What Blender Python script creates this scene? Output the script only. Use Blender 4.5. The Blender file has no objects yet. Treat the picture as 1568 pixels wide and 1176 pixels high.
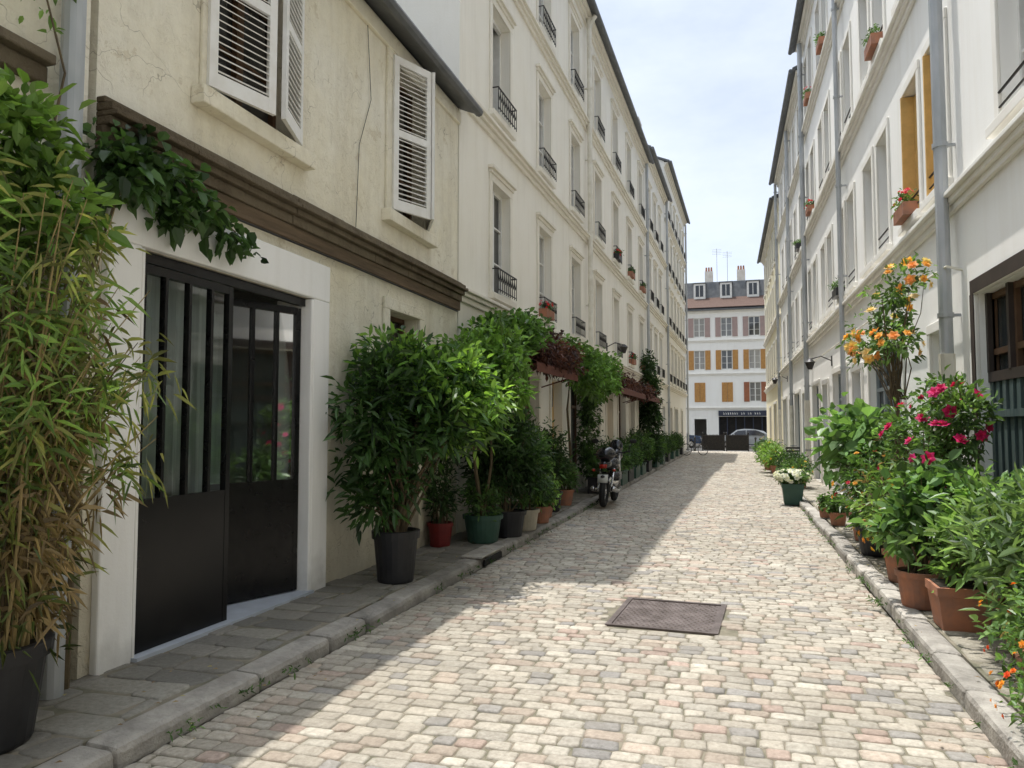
import bpy, math, random
import numpy as np
from mathutils import Vector, Matrix
random.seed(7); rng=np.random.default_rng(7)
R=random.random
def U(a,b): return random.uniform(a,b)
scene=bpy.context.scene

# ------------------------------------------------------------ mesh builder
class MB:
    def __init__(s,tf=None):
        s.V=[];s.F=[];s.M=[];s.C=[];s.tf=tf
    def add(s,vs,fs,mat=0,col=(1,1,1)):
        o=len(s.V)
        if s.tf: vs=[s.tf(*v) for v in vs]
        s.V.extend([tuple(v) for v in vs])
        for f in fs:
            s.F.append(tuple(i+o for i in f)); s.M.append(mat); s.C.append(col)
    def box(s,x0,x1,y0,y1,z0,z1,mat=0,col=(1,1,1)):
        s.add([(x0,y0,z0),(x1,y0,z0),(x1,y1,z0),(x0,y1,z0),(x0,y0,z1),(x1,y0,z1),(x1,y1,z1),(x0,y1,z1)],
              [(0,3,2,1),(4,5,6,7),(0,1,5,4),(1,2,6,5),(2,3,7,6),(3,0,4,7)],mat,col)
    def obox(s,o,ux,uy,uz,r,mat=0,col=(1,1,1)):
        o=Vector(o);ux=Vector(ux);uy=Vector(uy);uz=Vector(uz)
        x0,x1,y0,y1,z0,z1=r
        P=[(x0,y0,z0),(x1,y0,z0),(x1,y1,z0),(x0,y1,z0),(x0,y0,z1),(x1,y0,z1),(x1,y1,z1),(x0,y1,z1)]
        s.add([tuple(o+ux*a+uy*b+uz*c) for a,b,c in P],
              [(0,3,2,1),(4,5,6,7),(0,1,5,4),(1,2,6,5),(2,3,7,6),(3,0,4,7)],mat,col)
    def quad(s,a,b,c,d,mat=0,col=(1,1,1)): s.add([a,b,c,d],[(0,1,2,3)],mat,col)
    def tube(s,pts,rad,n=6,mat=0,col=(1,1,1),cap=True):
        pts=[Vector(p) for p in pts]
        if not hasattr(rad,'__len__'): rad=[rad]*len(pts)
        vs=[];fs=[]
        for i,p in enumerate(pts):
            d=(pts[min(i+1,len(pts)-1)]-pts[max(i-1,0)])
            if d.length<1e-9: d=Vector((0,0,1))
            d.normalize()
            a=d.cross(Vector((0,0,1)) if abs(d.z)<.9 else Vector((0,1,0))).normalized(); b=d.cross(a)
            for k in range(n):
                t=2*math.pi*k/n
                vs.append(tuple(p+(a*math.cos(t)+b*math.sin(t))*rad[i]))
        for i in range(len(pts)-1):
            for k in range(n):
                fs.append((i*n+k,i*n+(k+1)%n,(i+1)*n+(k+1)%n,(i+1)*n+k))
        if cap:
            fs.append(tuple(range(n))[::-1]); fs.append(tuple((len(pts)-1)*n+k for k in range(n)))
        s.add(vs,fs,mat,col)
    def lathe(s,c,prof,n=20,mat=0,col=(1,1,1),axis='z'):
        vs=[];fs=[]
        for r,h in prof:
            for k in range(n):
                t=2*math.pi*k/n; a,b=r*math.cos(t),r*math.sin(t)
                if axis=='z': v=(c[0]+a,c[1]+b,c[2]+h)
                elif axis=='x': v=(c[0]+h,c[1]+a,c[2]+b)
                else: v=(c[0]+a,c[1]+h,c[2]+b)
                vs.append(v)
        for i in range(len(prof)-1):
            for k in range(n): fs.append((i*n+k,i*n+(k+1)%n,(i+1)*n+(k+1)%n,(i+1)*n+k))
        s.add(vs,fs,mat,col)
    def ell(s,c,rx,ry,rz,mat=0,col=(1,1,1),n=12,m=8):
        vs=[];fs=[]
        for i in range(m+1):
            p=math.pi*i/m
            for k in range(n):
                t=2*math.pi*k/n
                vs.append((c[0]+rx*math.sin(p)*math.cos(t),c[1]+ry*math.sin(p)*math.sin(t),c[2]+rz*math.cos(p)))
        for i in range(m):
            for k in range(n): fs.append((i*n+k,i*n+(k+1)%n,(i+1)*n+(k+1)%n,(i+1)*n+k))
        s.add(vs,fs,mat,col)
    def torus(s,c,Rr,r,axis='x',mat=0,n=24,m=8,col=(1,1,1)):
        prof=[(Rr+r*math.cos(2*math.pi*i/m),r*math.sin(2*math.pi*i/m)) for i in range(m+1)]
        s.lathe(c,prof,n,mat,col,axis)
    def addnp(s,vs,fs,mat,cols):
        o=len(s.V); s.V.extend(map(tuple,vs.tolist()))
        s.F.extend(map(tuple,(fs+o).tolist())); s.M.extend([mat]*len(fs)); s.C.extend(map(tuple,cols.tolist()))
    def build(s,name,mats,parent=None,smooth=False,bevel=0):
        me=bpy.data.meshes.new(name); me.from_pydata(s.V,[],s.F)
        for m in mats: me.materials.append(m)
        me.polygons.foreach_set('material_index',s.M)
        at=me.attributes.new('Col','FLOAT_VECTOR','FACE')
        at.data.foreach_set('vector',np.array(s.C,dtype=np.float32).ravel())
        if smooth: me.polygons.foreach_set('use_smooth',[True]*len(s.F))
        me.update()
        ob=bpy.data.objects.new(name,me); scene.collection.objects.link(ob)
        if parent: ob.parent=parent
        if bevel:
            b=ob.modifiers.new('bevel','BEVEL'); b.width=bevel; b.segments=2; b.limit_method='ANGLE'
        return ob
def empty(name):
    e=bpy.data.objects.new(name,None); scene.collection.objects.link(e); e.empty_display_size=.2; return e

# ------------------------------------------------------------ materials
def newmat(name):
    m=bpy.data.materials.new(name); m.use_nodes=True; nt=m.node_tree
    return m,nt,nt.nodes,nt.links,nt.nodes['Principled BSDF']
def noise(nt,co,scale,detail=4,rough=.6):
    n=nt.nodes.new('ShaderNodeTexNoise'); n.inputs['Scale'].default_value=scale; n.inputs['Detail'].default_value=detail
    n.inputs['Roughness'].default_value=rough; nt.links.new(co,n.inputs['Vector']); return n.outputs['Fac']
def ramp(nt,f,a,b):
    r=nt.nodes.new('ShaderNodeMapRange'); r.inputs['From Min'].default_value=a; r.inputs['From Max'].default_value=b
    nt.links.new(f,r.inputs['Value']); return r.outputs['Result']
def mixc(nt,f,a,b,mode='MIX'):
    m=nt.nodes.new('ShaderNodeMix'); m.data_type='RGBA'; m.blend_type=mode
    for s,v in ((m.inputs[0],f),(m.inputs[6],a),(m.inputs[7],b)):
        if isinstance(v,(int,float)): s.default_value=v
        elif isinstance(v,tuple): s.default_value=(*v,1) if len(v)==3 else v
        else: nt.links.new(v,s)
    return m.outputs[2]
def mathn(nt,op,a,b=0.):
    m=nt.nodes.new('ShaderNodeMath'); m.operation=op
    for s,v in ((m.inputs[0],a),(m.inputs[1],b)):
        if isinstance(v,(int,float)): s.default_value=v
        else: nt.links.new(v,s)
    return m.outputs[0]
def scaled(nt,co,v):
    m=nt.nodes.new('ShaderNodeMapping'); m.inputs['Scale'].default_value=v; nt.links.new(co,m.inputs['Vector']); return m.outputs[0]
def M(name,c1,c2=None,rough=.8,scale=3,bump=0,bscale=40,metal=0,spec=.4,usecol=False,stretch=None):
    m,nt,N,L,P=newmat(name)
    tc=N.new('ShaderNodeTexCoord').outputs['Object']
    co=scaled(nt,tc,stretch) if stretch else tc
    P.inputs['Roughness'].default_value=rough; P.inputs['Metallic'].default_value=metal
    P.inputs['Specular IOR Level'].default_value=spec
    c2=c2 or tuple(x*.8 for x in c1)
    col=mixc(nt,ramp(nt,noise(nt,co,scale,3),.35,.65),c1,c2)
    if usecol:
        a=N.new('ShaderNodeAttribute'); a.attribute_name='Col'
        col=mixc(nt,1.0,col,a.outputs['Color'],'MULTIPLY')
    L.new(col,P.inputs['Base Color'])
    if bump>=.2:
        b=N.new('ShaderNodeBump'); b.inputs['Strength'].default_value=bump; b.inputs['Distance'].default_value=.02
        L.new(noise(nt,co,bscale,4),b.inputs['Height']); L.new(b.outputs[0],P.inputs['Normal'])
    return m
def leafmat(name,tr=.38,rough=.42,spec=.5,sat=1.):
    m,nt,N,L,P=newmat(name)
    a=N.new('ShaderNodeAttribute'); a.attribute_name='Col'
    h=N.new('ShaderNodeHueSaturation'); h.inputs['Saturation'].default_value=sat; L.new(a.outputs['Color'],h.inputs['Color'])
    cc=h.outputs[0]
    P.inputs['Roughness'].default_value=rough; P.inputs['Specular IOR Level'].default_value=spec
    L.new(cc,P.inputs['Base Color'])
    t=N.new('ShaderNodeBsdfTranslucent'); L.new(mixc(nt,1.0,cc,(1.5,1.5,.75),'MULTIPLY'),t.inputs['Color'])
    ms=N.new('ShaderNodeMixShader'); ms.inputs[0].default_value=tr
    L.new(P.outputs[0],ms.inputs[1]); L.new(t.outputs[0],ms.inputs[2]); L.new(ms.outputs[0],N['Material Output'].inputs['Surface'])
    return m
def plaster(name,c1,c2,dirt,dirtamt=.5,cracks=0.,bump=.15,basez=1.0):
    m,nt,N,L,P=newmat(name)
    co=N.new('ShaderNodeTexCoord').outputs['Object']
    P.inputs['Roughness'].default_value=.9; P.inputs['Specular IOR Level'].default_value=.2
    col=mixc(nt,ramp(nt,noise(nt,co,.9,5,.65),.35,.65),c1,c2)
    st=ramp(nt,noise(nt,scaled(nt,co,(3.5,3.5,.35)),1.0,5,.7),.48,.8)
    col=mixc(nt,mathn(nt,'MULTIPLY',st,dirtamt),col,dirt)
    sp=N.new('ShaderNodeSeparateXYZ'); L.new(co,sp.inputs[0])
    low=ramp(nt,mathn(nt,'ADD',sp.outputs['Z'],mathn(nt,'MULTIPLY',noise(nt,co,2.5,4),1.2)),basez+.6,.35)
    low=mathn(nt,'MULTIPLY',low,.65)
    col=mixc(nt,low,col,tuple(x*.55 for x in dirt))
    h=noise(nt,co,30,5,.7)
    if cracks:
        fine=ramp(nt,noise(nt,co,9,5,.75),.42,.8)
        col=mixc(nt,mathn(nt,'MULTIPLY',fine,dirtamt*.55),col,dirt)
        bl=ramp(nt,noise(nt,co,1.6,7,.72),.52,.68)
        col=mixc(nt,mathn(nt,'MULTIPLY',bl,.3),col,(.58,.52,.40))
        pt0=ramp(nt,noise(nt,co,2.6,7,.7),.625,.64)
        col=mixc(nt,mathn(nt,'MULTIPLY',pt0,.45),col,(.62,.53,.37))
        d=N.new('ShaderNodeTexNoise'); d.inputs['Scale'].default_value=1.7; d.inputs['Detail'].default_value=4; L.new(co,d.inputs['Vector'])
        va=N.new('ShaderNodeVectorMath'); va.operation='MULTIPLY_ADD'; L.new(d.outputs['Color'],va.inputs[0]); va.inputs[1].default_value=(1.1,1.1,1.1); L.new(co,va.inputs[2])
        vo=N.new('ShaderNodeTexVoronoi'); vo.feature='DISTANCE_TO_EDGE'; vo.inputs['Scale'].default_value=1.5; L.new(va.outputs[0],vo.inputs['Vector'])
        line=mathn(nt,'LESS_THAN',vo.outputs['Distance'],.004)
        msk=ramp(nt,noise(nt,co,1.3,2),.46,.53)
        cr=mathn(nt,'MULTIPLY',mathn(nt,'MULTIPLY',line,msk),cracks)
        col=mixc(nt,cr,col,tuple(x*.6 for x in dirt))
        pt=ramp(nt,noise(nt,co,3.3,6,.75),.47,.5)
        h=mathn(nt,'ADD',mathn(nt,'MULTIPLY',h,.6),mathn(nt,'ADD',mathn(nt,'MULTIPLY',mathn(nt,'SUBTRACT',pt,pt0),.25),mathn(nt,'MULTIPLY',cr,-.5)))
    L.new(col,P.inputs['Base Color'])
    if bump:
        b=N.new('ShaderNodeBump'); b.inputs['Strength'].default_value=bump; b.inputs['Distance'].default_value=.03
        L.new(h,b.inputs['Height']); L.new(b.outputs[0],P.inputs['Normal'])
    return m

m_old=plaster('old_cream_plaster',(.86,.80,.63),(.88,.84,.72),(.5,.43,.3),.42,.55,.6,1.3)
m_cream=plaster('cream_plaster',(.86,.82,.72),(.89,.855,.77),(.6,.55,.46),.34,0,.1,.7)
m_cream2=plaster('pale_plaster',(.86,.83,.76),(.89,.86,.79),(.6,.56,.5),.28,0,0,.7)
m_white=plaster('white_plaster',(.90,.885,.84),(.92,.91,.87),(.68,.63,.54),.26,0,.08,.9)
m_yel=plaster('yellow_plaster',(.87,.80,.57),(.89,.83,.63),(.6,.54,.4),.25,0,0,.9)
m_wpaint=plaster('white_render_frame',(.87,.865,.84),(.90,.89,.87),(.55,.52,.46),.3,0,.1,.35)
m_trimold=plaster('weathered_moulding',(.50,.42,.29),(.30,.235,.15),(.10,.075,.05),.95,0,1.0,-2)
m_trim=M('moulding_paint',(.83,.79,.69),(.78,.73,.63),.85,2)
m_trimw=M('white_moulding_paint',(.87,.85,.79),(.81,.78,.71),.85,2)
m_shut=M('shutter_white_paint',(.84,.83,.8),(.76,.74,.69),.6,5)
m_och=M('ochre_shutter_paint',(.72,.46,.16),(.6,.38,.13),.6,6)
m_och2=M('orange_brown_shutter_paint',(.5,.27,.08),(.42,.2,.06),.6,6)
m_brn=M('brown_shutter_paint',(.36,.13,.06),(.28,.1,.05),.6,6)
m_winf=M('window_frame_white',(.8,.79,.75),(.7,.69,.65),.5,5)
m_glass=M('window_glass',(1,1,1),(.8,.8,.8),.06,1.2,0,3,0,.9,usecol=True)
m_black=M('black_steel',(.007,.007,.008),(.011,.011,.011),.25,8,0,20,0,.25)
m_iron=M('wrought_iron',(.02,.02,.022),(.04,.035,.03),.5,8)
m_zinc=M('zinc_pipe',(.36,.38,.39),(.5,.51,.52),.55,4,0,20,.3,stretch=(1,1,.3))
m_pipew=M('painted_pipe',(.8,.77,.68),(.68,.64,.54),.6,4)
m_roof=M('zinc_roof',(.11,.115,.12),(.16,.165,.17),.55,3,0,20,.2)
m_tile=M('clay_tile',(.13,.075,.055),(.08,.05,.04),.9,20,.5,30)
m_chim=M('chimney_render',(.76,.73,.67),(.62,.57,.5),.9,2)
m_terra=M('terracotta',(.40,.17,.095),(.28,.145,.1),.85,8,.2,60)
m_blkpot=M('black_plastic',(.013,.013,.015),(.022,.022,.024),.5,6)
m_grnpot=M('green_pot',(.03,.075,.052),(.04,.095,.07),.5,6)
m_redpot=M('red_pot',(.2,.02,.018),(.14,.018,.018),.4,6)
m_beipot=M('beige_pot',(.5,.45,.35),(.4,.36,.28),.8,6)
m_soil=M('soil',(.04,.028,.018),(.02,.015,.01),.95,20)
m_leaf=leafmat('leaf',sat=.87); m_petal=leafmat('petal',.3,.6,.2)
m_stem=M('stem',(.13,.095,.05),(.08,.06,.035),.85,15)
m_cane=M('bamboo_cane',(.36,.27,.12),(.22,.17,.07),.6,9)
m_teal=M('teal_painted_wood',(.045,.075,.072),(.085,.115,.11),.65,4,.2,30,stretch=(4,4,.4))
m_blue=M('blue_painted_wood',(.1,.2,.33),(.08,.16,.27),.6,5)
m_brown=M('brown_wood',(.14,.075,.04),(.09,.05,.025),.6,5)
m_dkbrown=M('dark_brown_wood',(.05,.035,.028),(.035,.025,.02),.6,5)
m_grayw=M('grey_painted_wood',(.3,.34,.36),(.24,.28,.3),.6,5)
m_dark=M('dark_interior',(.02,.018,.016),(.01,.01,.01),.9)
m_room=M('studio_wall',(.3,.3,.28),(.25,.25,.23),.9)
m_curt=M('pale_curtain',(.5,.55,.51),(.38,.43,.4),.9,6,stretch=(1,9,.2))
m_awn=M('red_brown_awning',(.16,.06,.04),(.11,.04,.03),.85,6)
m_granite=M('granite_kerb',(.45,.42,.37),(.27,.25,.22),.85,5,.7,35,usecol=True)
m_rust=M('cast_iron_rust',(.18,.15,.14),(.10,.08,.072),.5,7,.4,60,.5)
m_thresh=M('painted_threshold',(.46,.5,.56),(.4,.43,.48),.6,6)
m_asph=M('asphalt',(.06,.058,.055),(.08,.077,.07),.9,8,.5,90)
m_grnd=M('ground_stone_sand',(.16,.14,.11),(.09,.08,.065),.95,9)
m_chrome=M('chrome',(.6,.6,.6),(.5,.5,.5),.2,5,0,40,1)
m_rubber=M('rubber',(.015,.015,.015),(.025,.025,.025),.8,20)
m_gloss=M('black_gloss_paint',(.01,.01,.012),(.015,.015,.018),.15,5,0,40,0,.7)
m_wcar=M('silver_car_paint',(.34,.36,.38),(.3,.32,.34),.25,2,0,40,0,.6)
m_bcar=M('blue_car_paint',(.03,.06,.12),(.03,.05,.1),.2,2,0,40,0,.6)
m_lampred=M('tail_lens',(.4,.02,.01),(.3,.02,.01),.2)
m_plate=M('plate_white',(.7,.7,.68),(.65,.65,.6),.5)
m_signdk=M('sign_dark_blue',(.03,.04,.07),(.03,.035,.06),.5)
m_glass_d=M('car_glass',(.02,.025,.03),(.02,.02,.025),.08,2,0,40,0,.8)
m_sglass,nt,N,L,P=newmat('clear_glass')
g=N.new('ShaderNodeBsdfGlossy'); g.inputs['Roughness'].default_value=.03; t=N.new('ShaderNodeBsdfTransparent'); t.inputs['Color'].default_value=(.82,.87,.85,1)
fr=N.new('ShaderNodeFresnel'); fr.inputs['IOR'].default_value=1.65; ms=N.new('ShaderNodeMixShader')
L.new(fr.outputs[0],ms.inputs[0]); L.new(t.outputs[0],ms.inputs[1]); L.new(g.outputs[0],ms.inputs[2]); L.new(ms.outputs[0],N['Material Output'].inputs['Surface'])

def settmat(name,moss,mc=(.24,.21,.155)):
    m,nt,N,L,P=newmat(name)
    co=N.new('ShaderNodeTexCoord').outputs['Object']
    a=N.new('ShaderNodeAttribute'); a.attribute_name='Col'
    n1=noise(nt,co,30,5,.7)
    col=mixc(nt,ramp(nt,n1,.3,.7),(1.14,1.12,1.08),(.66,.64,.6))
    col=mixc(nt,1.0,col,a.outputs['Color'],'MULTIPLY')
    big=ramp(nt,noise(nt,co,.6,6,.68),.38,.66)
    col=mixc(nt,mathn(nt,'MULTIPLY',big,moss),col,mc)
    L.new(col,P.inputs['Base Color']); P.inputs['Roughness'].default_value=.7; P.inputs['Specular IOR Level'].default_value=.35
    b=N.new('ShaderNodeBump'); b.inputs['Strength'].default_value=.8; b.inputs['Distance'].default_value=.012
    L.new(n1,b.inputs['Height']); L.new(b.outputs[0],P.inputs['Normal'])
    return m
m_sett=settmat('granite_setts',.4)
m_sett2=settmat('pavement_stone',.6,(.17,.155,.12))

# ------------------------------------------------------------ ground
mb=MB(); mb.quad((-600,-600,-.06),(600,-600,-.06),(600,700,-.06),(-600,700,-.06))
mb.build('ground',[m_grnd])

XK0,XK1=-2.8,1.24
def zroad(x): return .025*(1-((x+.78)/2.02)**2)-.005
def setts(mb,x0,x1,y0,y1,w,h,z,gap,pal,hole=None,relief=.014,jit=.012,wave=.05,kv=(.84,1.12),cut=.16,r1=(.95,.94),r2=(.66,.6),dz=.005):
    y=y0
    while y<y1:
        hh=h*U(.82,1.18); x=x0-U(0,w*.6)
        while x<x1:
            ww=w*U(.62,1.4)
            a,b=max(x,x0)+gap,min(x+ww,x1)-gap
            x+=ww
            if b-a<.04: continue
            cx=(a+b)/2; yo=wave*math.sin(cx*1.3+y*.12)+.02*math.sin(y*.9+cx*3)
            if hole and hole[0]<cx<hole[1] and hole[2]<y+yo+hh/2<hole[3]: continue
            zt=(zroad(cx) if z is None else z)+U(-dz,dz*.8)
            c0=[(a,y+gap),(b,y+gap),(b,y+hh-gap),(a,y+hh-gap)]
            c0=[(px+U(-jit,jit),py+yo+U(-jit,jit)*.7) for px,py in c0]
            mx=sum(c[0] for c in c0)/4; my=sum(c[1] for c in c0)/4
            tl=[U(-dz,dz) for _ in range(4)]
            out=[]
            for i in range(4):
                p,q,r_=c0[i-1],c0[i],c0[(i+1)%4]
                ca=cut
                out.append((q[0]+(p[0]-q[0])*ca,q[1]+(p[1]-q[1])*ca)); out.append((q[0]+(r_[0]-q[0])*ca,q[1]+(r_[1]-q[1])*ca))
            n=8
            vs=[(px,py,zt-.05) for px,py in out]
            vs+=[(mx+(px-mx)*r1[0],my+(py-my)*r1[1],zt-relief*.6+tl[i//2]) for i,(px,py) in enumerate(out)]
            vs+=[(mx+(px-mx)*r2[0],my+(py-my)*r2[1],zt+tl[i//2]*.8) for i,(px,py) in enumerate(out)]
            fs=[(i,(i+1)%n,n+(i+1)%n,n+i) for i in range(n)]+[(n+i,n+(i+1)%n,2*n+(i+1)%n,2*n+i) for i in range(n)]+[tuple(range(2*n,3*n))]
            p=random.choice(pal); k=U(*kv)
            mb.add(vs,fs,0,(p[0]*k,p[1]*k,p[2]*k))
        y+=hh
pal=[(.45,.415,.36)]*7+[(.49,.455,.395)]*5+[(.40,.375,.33)]*4+[(.46,.39,.33)]*4+[(.43,.335,.29)]*1+[(.32,.31,.30)]*2+[(.53,.50,.44)]*2
mb=MB(); HOLE=(-1.05,-.07,6.03,7.11)
setts(mb,XK0,XK1,.8,24,.15,.105,None,.002,pal,HOLE,relief=.009,jit=.009,cut=.11,r1=(.965,.95),r2=(.78,.72),dz=.0035,kv=(.8,1.13))
setts(mb,XK0,XK1,24,52,.19,.14,None,.003,pal,None,relief=.011)
mb.build('cobbled_street',[m_sett],smooth=True)
mb=MB()
for i in range(16):
    xa=XK0+(XK1-XK0)*i/16; xb=XK0+(XK1-XK0)*(i+1)/16
    mb.quad((xa,-8,zroad(xa)-.011),(xb,-8,zroad(xb)-.011),(xb,52,zroad(xb)-.011),(xa,52,zroad(xa)-.011))
mj=M('joint_sand',(.24,.21,.16),(.13,.125,.085),.95,6)
mb.build('street_bedding',[mj])
mb=MB(); mb.quad((-60,52,-.02),(60,52,-.02),(60,64,-.02),(-60,64,-.02)); mb.build('cross_street',[m_asph])
mb=MB(); mb.box(-60,60,64,66.2,-.05,.1); mb.build('cross_street_pavement',[m_granite],bevel=.02)
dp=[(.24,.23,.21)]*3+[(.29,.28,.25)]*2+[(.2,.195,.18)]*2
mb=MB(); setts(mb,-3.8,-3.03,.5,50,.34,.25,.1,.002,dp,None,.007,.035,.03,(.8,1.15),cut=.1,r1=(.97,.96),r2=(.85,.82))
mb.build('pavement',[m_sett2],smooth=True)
mb=MB(); mb.box(-4.0,-3.02,-8,50,-.05,.09); mb.build('pavement_bed',[mj])
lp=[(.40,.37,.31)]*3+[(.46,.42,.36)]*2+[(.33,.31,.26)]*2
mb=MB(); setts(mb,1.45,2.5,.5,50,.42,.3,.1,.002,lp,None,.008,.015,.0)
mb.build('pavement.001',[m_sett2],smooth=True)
mb=MB(); mb.box(1.43,2.7,-8,50,-.05,.088); mb.build('pavement_bed.001',[mj])
def kerb(x0,x1,name,k0):
    mb=MB(); y=-8
    while y<50:
        l=U(.55,1.15)
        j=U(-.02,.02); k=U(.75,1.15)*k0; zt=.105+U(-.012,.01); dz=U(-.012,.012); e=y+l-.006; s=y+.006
        mb.add([(x0+j,s,-.05),(x1+j,s,-.05),(x1+j+dz,e,-.05),(x0+j,e,-.05),(x0+j,s,zt),(x1+j-.01,s,zt-.01),(x1+j+dz-.01,e,zt-.01+dz),(x0+j,e,zt+dz*.5)],
              [(0,3,2,1),(4,5,6,7),(0,1,5,4),(1,2,6,5),(2,3,7,6),(3,0,4,7)],0,(k,k,k))
        y+=l
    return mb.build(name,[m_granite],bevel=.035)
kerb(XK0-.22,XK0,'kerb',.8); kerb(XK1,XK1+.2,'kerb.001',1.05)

# manhole cover
mb=MB()
ang=math.radians(-3)
def tm(x,y,z):
    x0,y0=x+.56,y-6.57
    return (-.56+x0*math.cos(ang)-y0*math.sin(ang),6.57+x0*math.sin(ang)+y0*math.cos(ang),z)
mb.tf=tm
mx0,mx1,my0,my1=-1.0,-.12,6.06,7.08; z=.016
mb.box(mx0,mx1,my0,my1,-.05,z)
fw=.045
for a in ((mx0,mx1,my0,my0+fw),(mx0,mx1,my1-fw,my1),(mx0,mx0+fw,my0+fw,my1-fw),(mx1-fw,mx1,my0+fw,my1-fw)): mb.box(*a,z,z+.009)
for i in range(17):
    for j in range(19):
        cx=mx0+.085+i*(.88-.17)/16+(.012 if j%2 else -.012); cy=my0+.085+j*(1.02-.17)/18
        r=.015
        mb.add([(cx-r,cy,z),(cx,cy-r,z),(cx+r,cy,z),(cx,cy+r,z),(cx,cy,z+.009)],[(0,1,4),(1,2,4),(2,3,4),(3,0,4)])
mb.build('manhole_cover',[m_rust])
mb=MB(); mb.box(XK0-.005,XK0+.022,8.3,8.95,.0,.075,0); mb.box(XK0-.25,XK0+.014,8.2,9.05,.1,.122,1)
mb.build('storm_drain',[m_dark,m_granite],bevel=.006)

# ------------------------------------------------------------ facades
def wallgrid(mb,s0,s1,z0,z1,ops,mat=0):
    ys=sorted({s0,s1}|{o[0] for o in ops}|{o[1] for o in ops}); zs=sorted({z0,z1}|{o[2] for o in ops}|{o[3] for o in ops})
    ys=[y for y in ys if s0<=y<=s1]; zs=[q for q in zs if z0<=q<=z1]
    for a,b in zip(ys,ys[1:]):
        for c,d in zip(zs,zs[1:]):
            my,mz=(a+b)/2,(c+d)/2
            if any(o[0]<my<o[1] and o[2]<mz<o[3] for o in ops): continue
            mb.quad((0,a,c),(0,b,c),(0,b,d),(0,a,d),mat)
    for o in ops:
        a,b,c,d=o[:4]; dp=o[4]
        mb.quad((0,a,c),(0,a,d),(-dp,a,d),(-dp,a,c),mat); mb.quad((0,b,c),(0,b,d),(-dp,b,d),(-dp,b,c),mat)
        mb.quad((0,a,d),(0,b,d),(-dp,b,d),(-dp,a,d),mat); mb.quad((0,a,c),(0,b,c),(-dp,b,c),(-dp,a,c),mat)
def glasscol():
    r=R()
    if r<.45: k=U(.02,.06); return (k,k*1.05,k*1.1)
    if r<.75: k=U(.1,.2); return (k,k,k*.97)
    k=U(.3,.5); return (k,k*.98,k*.93)
def casement(fm,gl,a,b,c,d,n,gcol=None,rows=3,fw=.05):
    g=gcol or glasscol()
    gl.quad((n-.03,a,c),(n-.03,b,c),(n-.03,b,d),(n-.03,a,d),0,g)
    m=(a+b)/2
    fm.box(n-.028,n+.02,a,a+fw,c,d); fm.box(n-.028,n+.02,b-fw,b,c,d)
    fm.box(n-.028,n+.018,a+fw,b-fw,d-fw,d); fm.box(n-.028,n+.018,a+fw,b-fw,c,c+fw*1.6)
    fm.box(n-.028,n+.022,m-.045,m+.045,c+fw*1.6,d-fw)
    for i in range(1,rows):
        z=c+(d-c)*i/rows
        fm.box(n-.028,n+.01,a+fw,m-.045,z-.014,z+.014); fm.box(n-.028,n+.01,m+.045,b-fw,z-.014,z+.014)
def surround(tr,a,b,c,d,w=.13,p=.035,head=True,sill=True):
    tr.box(0,p,a-w,a-.002,c,d); tr.box(0,p,b+.002,b+w,c,d); tr.box(0,p+.002,a-w,b+w,d,d+w)
    if head: tr.box(0,.1,a-w-.05,b+w+.05,d+w+.06,d+w+.12); tr.box(0,.06,a-w-.02,b+w+.02,d+w,d+w+.06)
    if sill: tr.box(0,.1,a-w-.03,b+w+.03,c-.1,c)
def cornice(tr,s0,s1,z,ps=((.05,.08),(.1,.06),(.15,.05)),mat=0):
    h=z
    for p,t in ps:
        tr.box(0,p,s0,s1,h,h+t,mat); h+=t
def railing(ir,a,b,c,h=.42,n=.12):
    ir.tube([(n,a,c+h),(n,b,c+h)],.014,5); ir.tube([(n,a,c+.06),(n,b,c+.06)],.01,5)
    k=max(4,int((b-a)/.1))
    for i in range(k+1):
        y=a+(b-a)*i/k; ir.tube([(n,y,c+.02),(n,y,c+h)],.007,4)
        if i<k: 
            y2=y+(b-a)/k; ir.tube([(n,y,c+h*.85),(n,(y+y2)/2,c+h*.5),(n,y2,c+h*.85)],.006,4)
    for y in (a,b): ir.tube([(0,y,c+h),(n,y,c+h)],.012,5)
def downpipe(mbp,s,z0,z1,n=.12,r=.055,mat=0,lowmat=None):
    zz=z0+2.3
    if lowmat is not None and z0<1:
        mbp.tube([(n,s,z0),(n,s,zz)],r*1.2,12,lowmat); mbp.tube([(n,s,zz),(n,s,z1)],r,12,mat)
    else: mbp.tube([(n,s,z0),(n,s,z1)],r,12,mat)
    z=z0+.8
    while z<z1:
        mbp.tube([(n,s,z),(n,s,z+.05)],r+.014,12,mat); mbp.box(0,n,s-.015,s+.015,z+.01,z+.04,mat); z+=1.9
def louvre(mb,hin,dr,w,z0,z1,mat=0):
    ux=Vector((dr[0],dr[1],0)).normalized(); uy=Vector((-ux.y,ux.x,0)); uz=Vector((0,0,1))
    if uy.x<0: uy=-uy
    o=Vector((hin[0],hin[1],z0)); H=z1-z0; t=.018; st=.075
    mb.obox(o,ux,uy,uz,(0,st,-t,t,0,H),mat); mb.obox(o,ux,uy,uz,(w-st,w,-t,t,0,H),mat)
    for a,b in ((0,.12),(H/2-.04,H/2+.04),(H-.09,H)): mb.obox(o,ux,uy,uz,(st,w-st,-t+.001,t-.001,a,b),mat)
    for a,b in ((.12,H/2-.04),(H/2+.04,H-.09)):
        k=int((b-a)/.055)
        for i in range(k):
            z=a+(i+.5)*(b-a)/k
            c=o+uz*z
            tilt=-.6
            vy=(uy*math.cos(tilt)+uz*math.sin(tilt)); vz=ux.cross(vy)
            mb.obox(c,ux,vy,vz,(st,w-st,-.024,.024,-.004,.004),mat)
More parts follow.
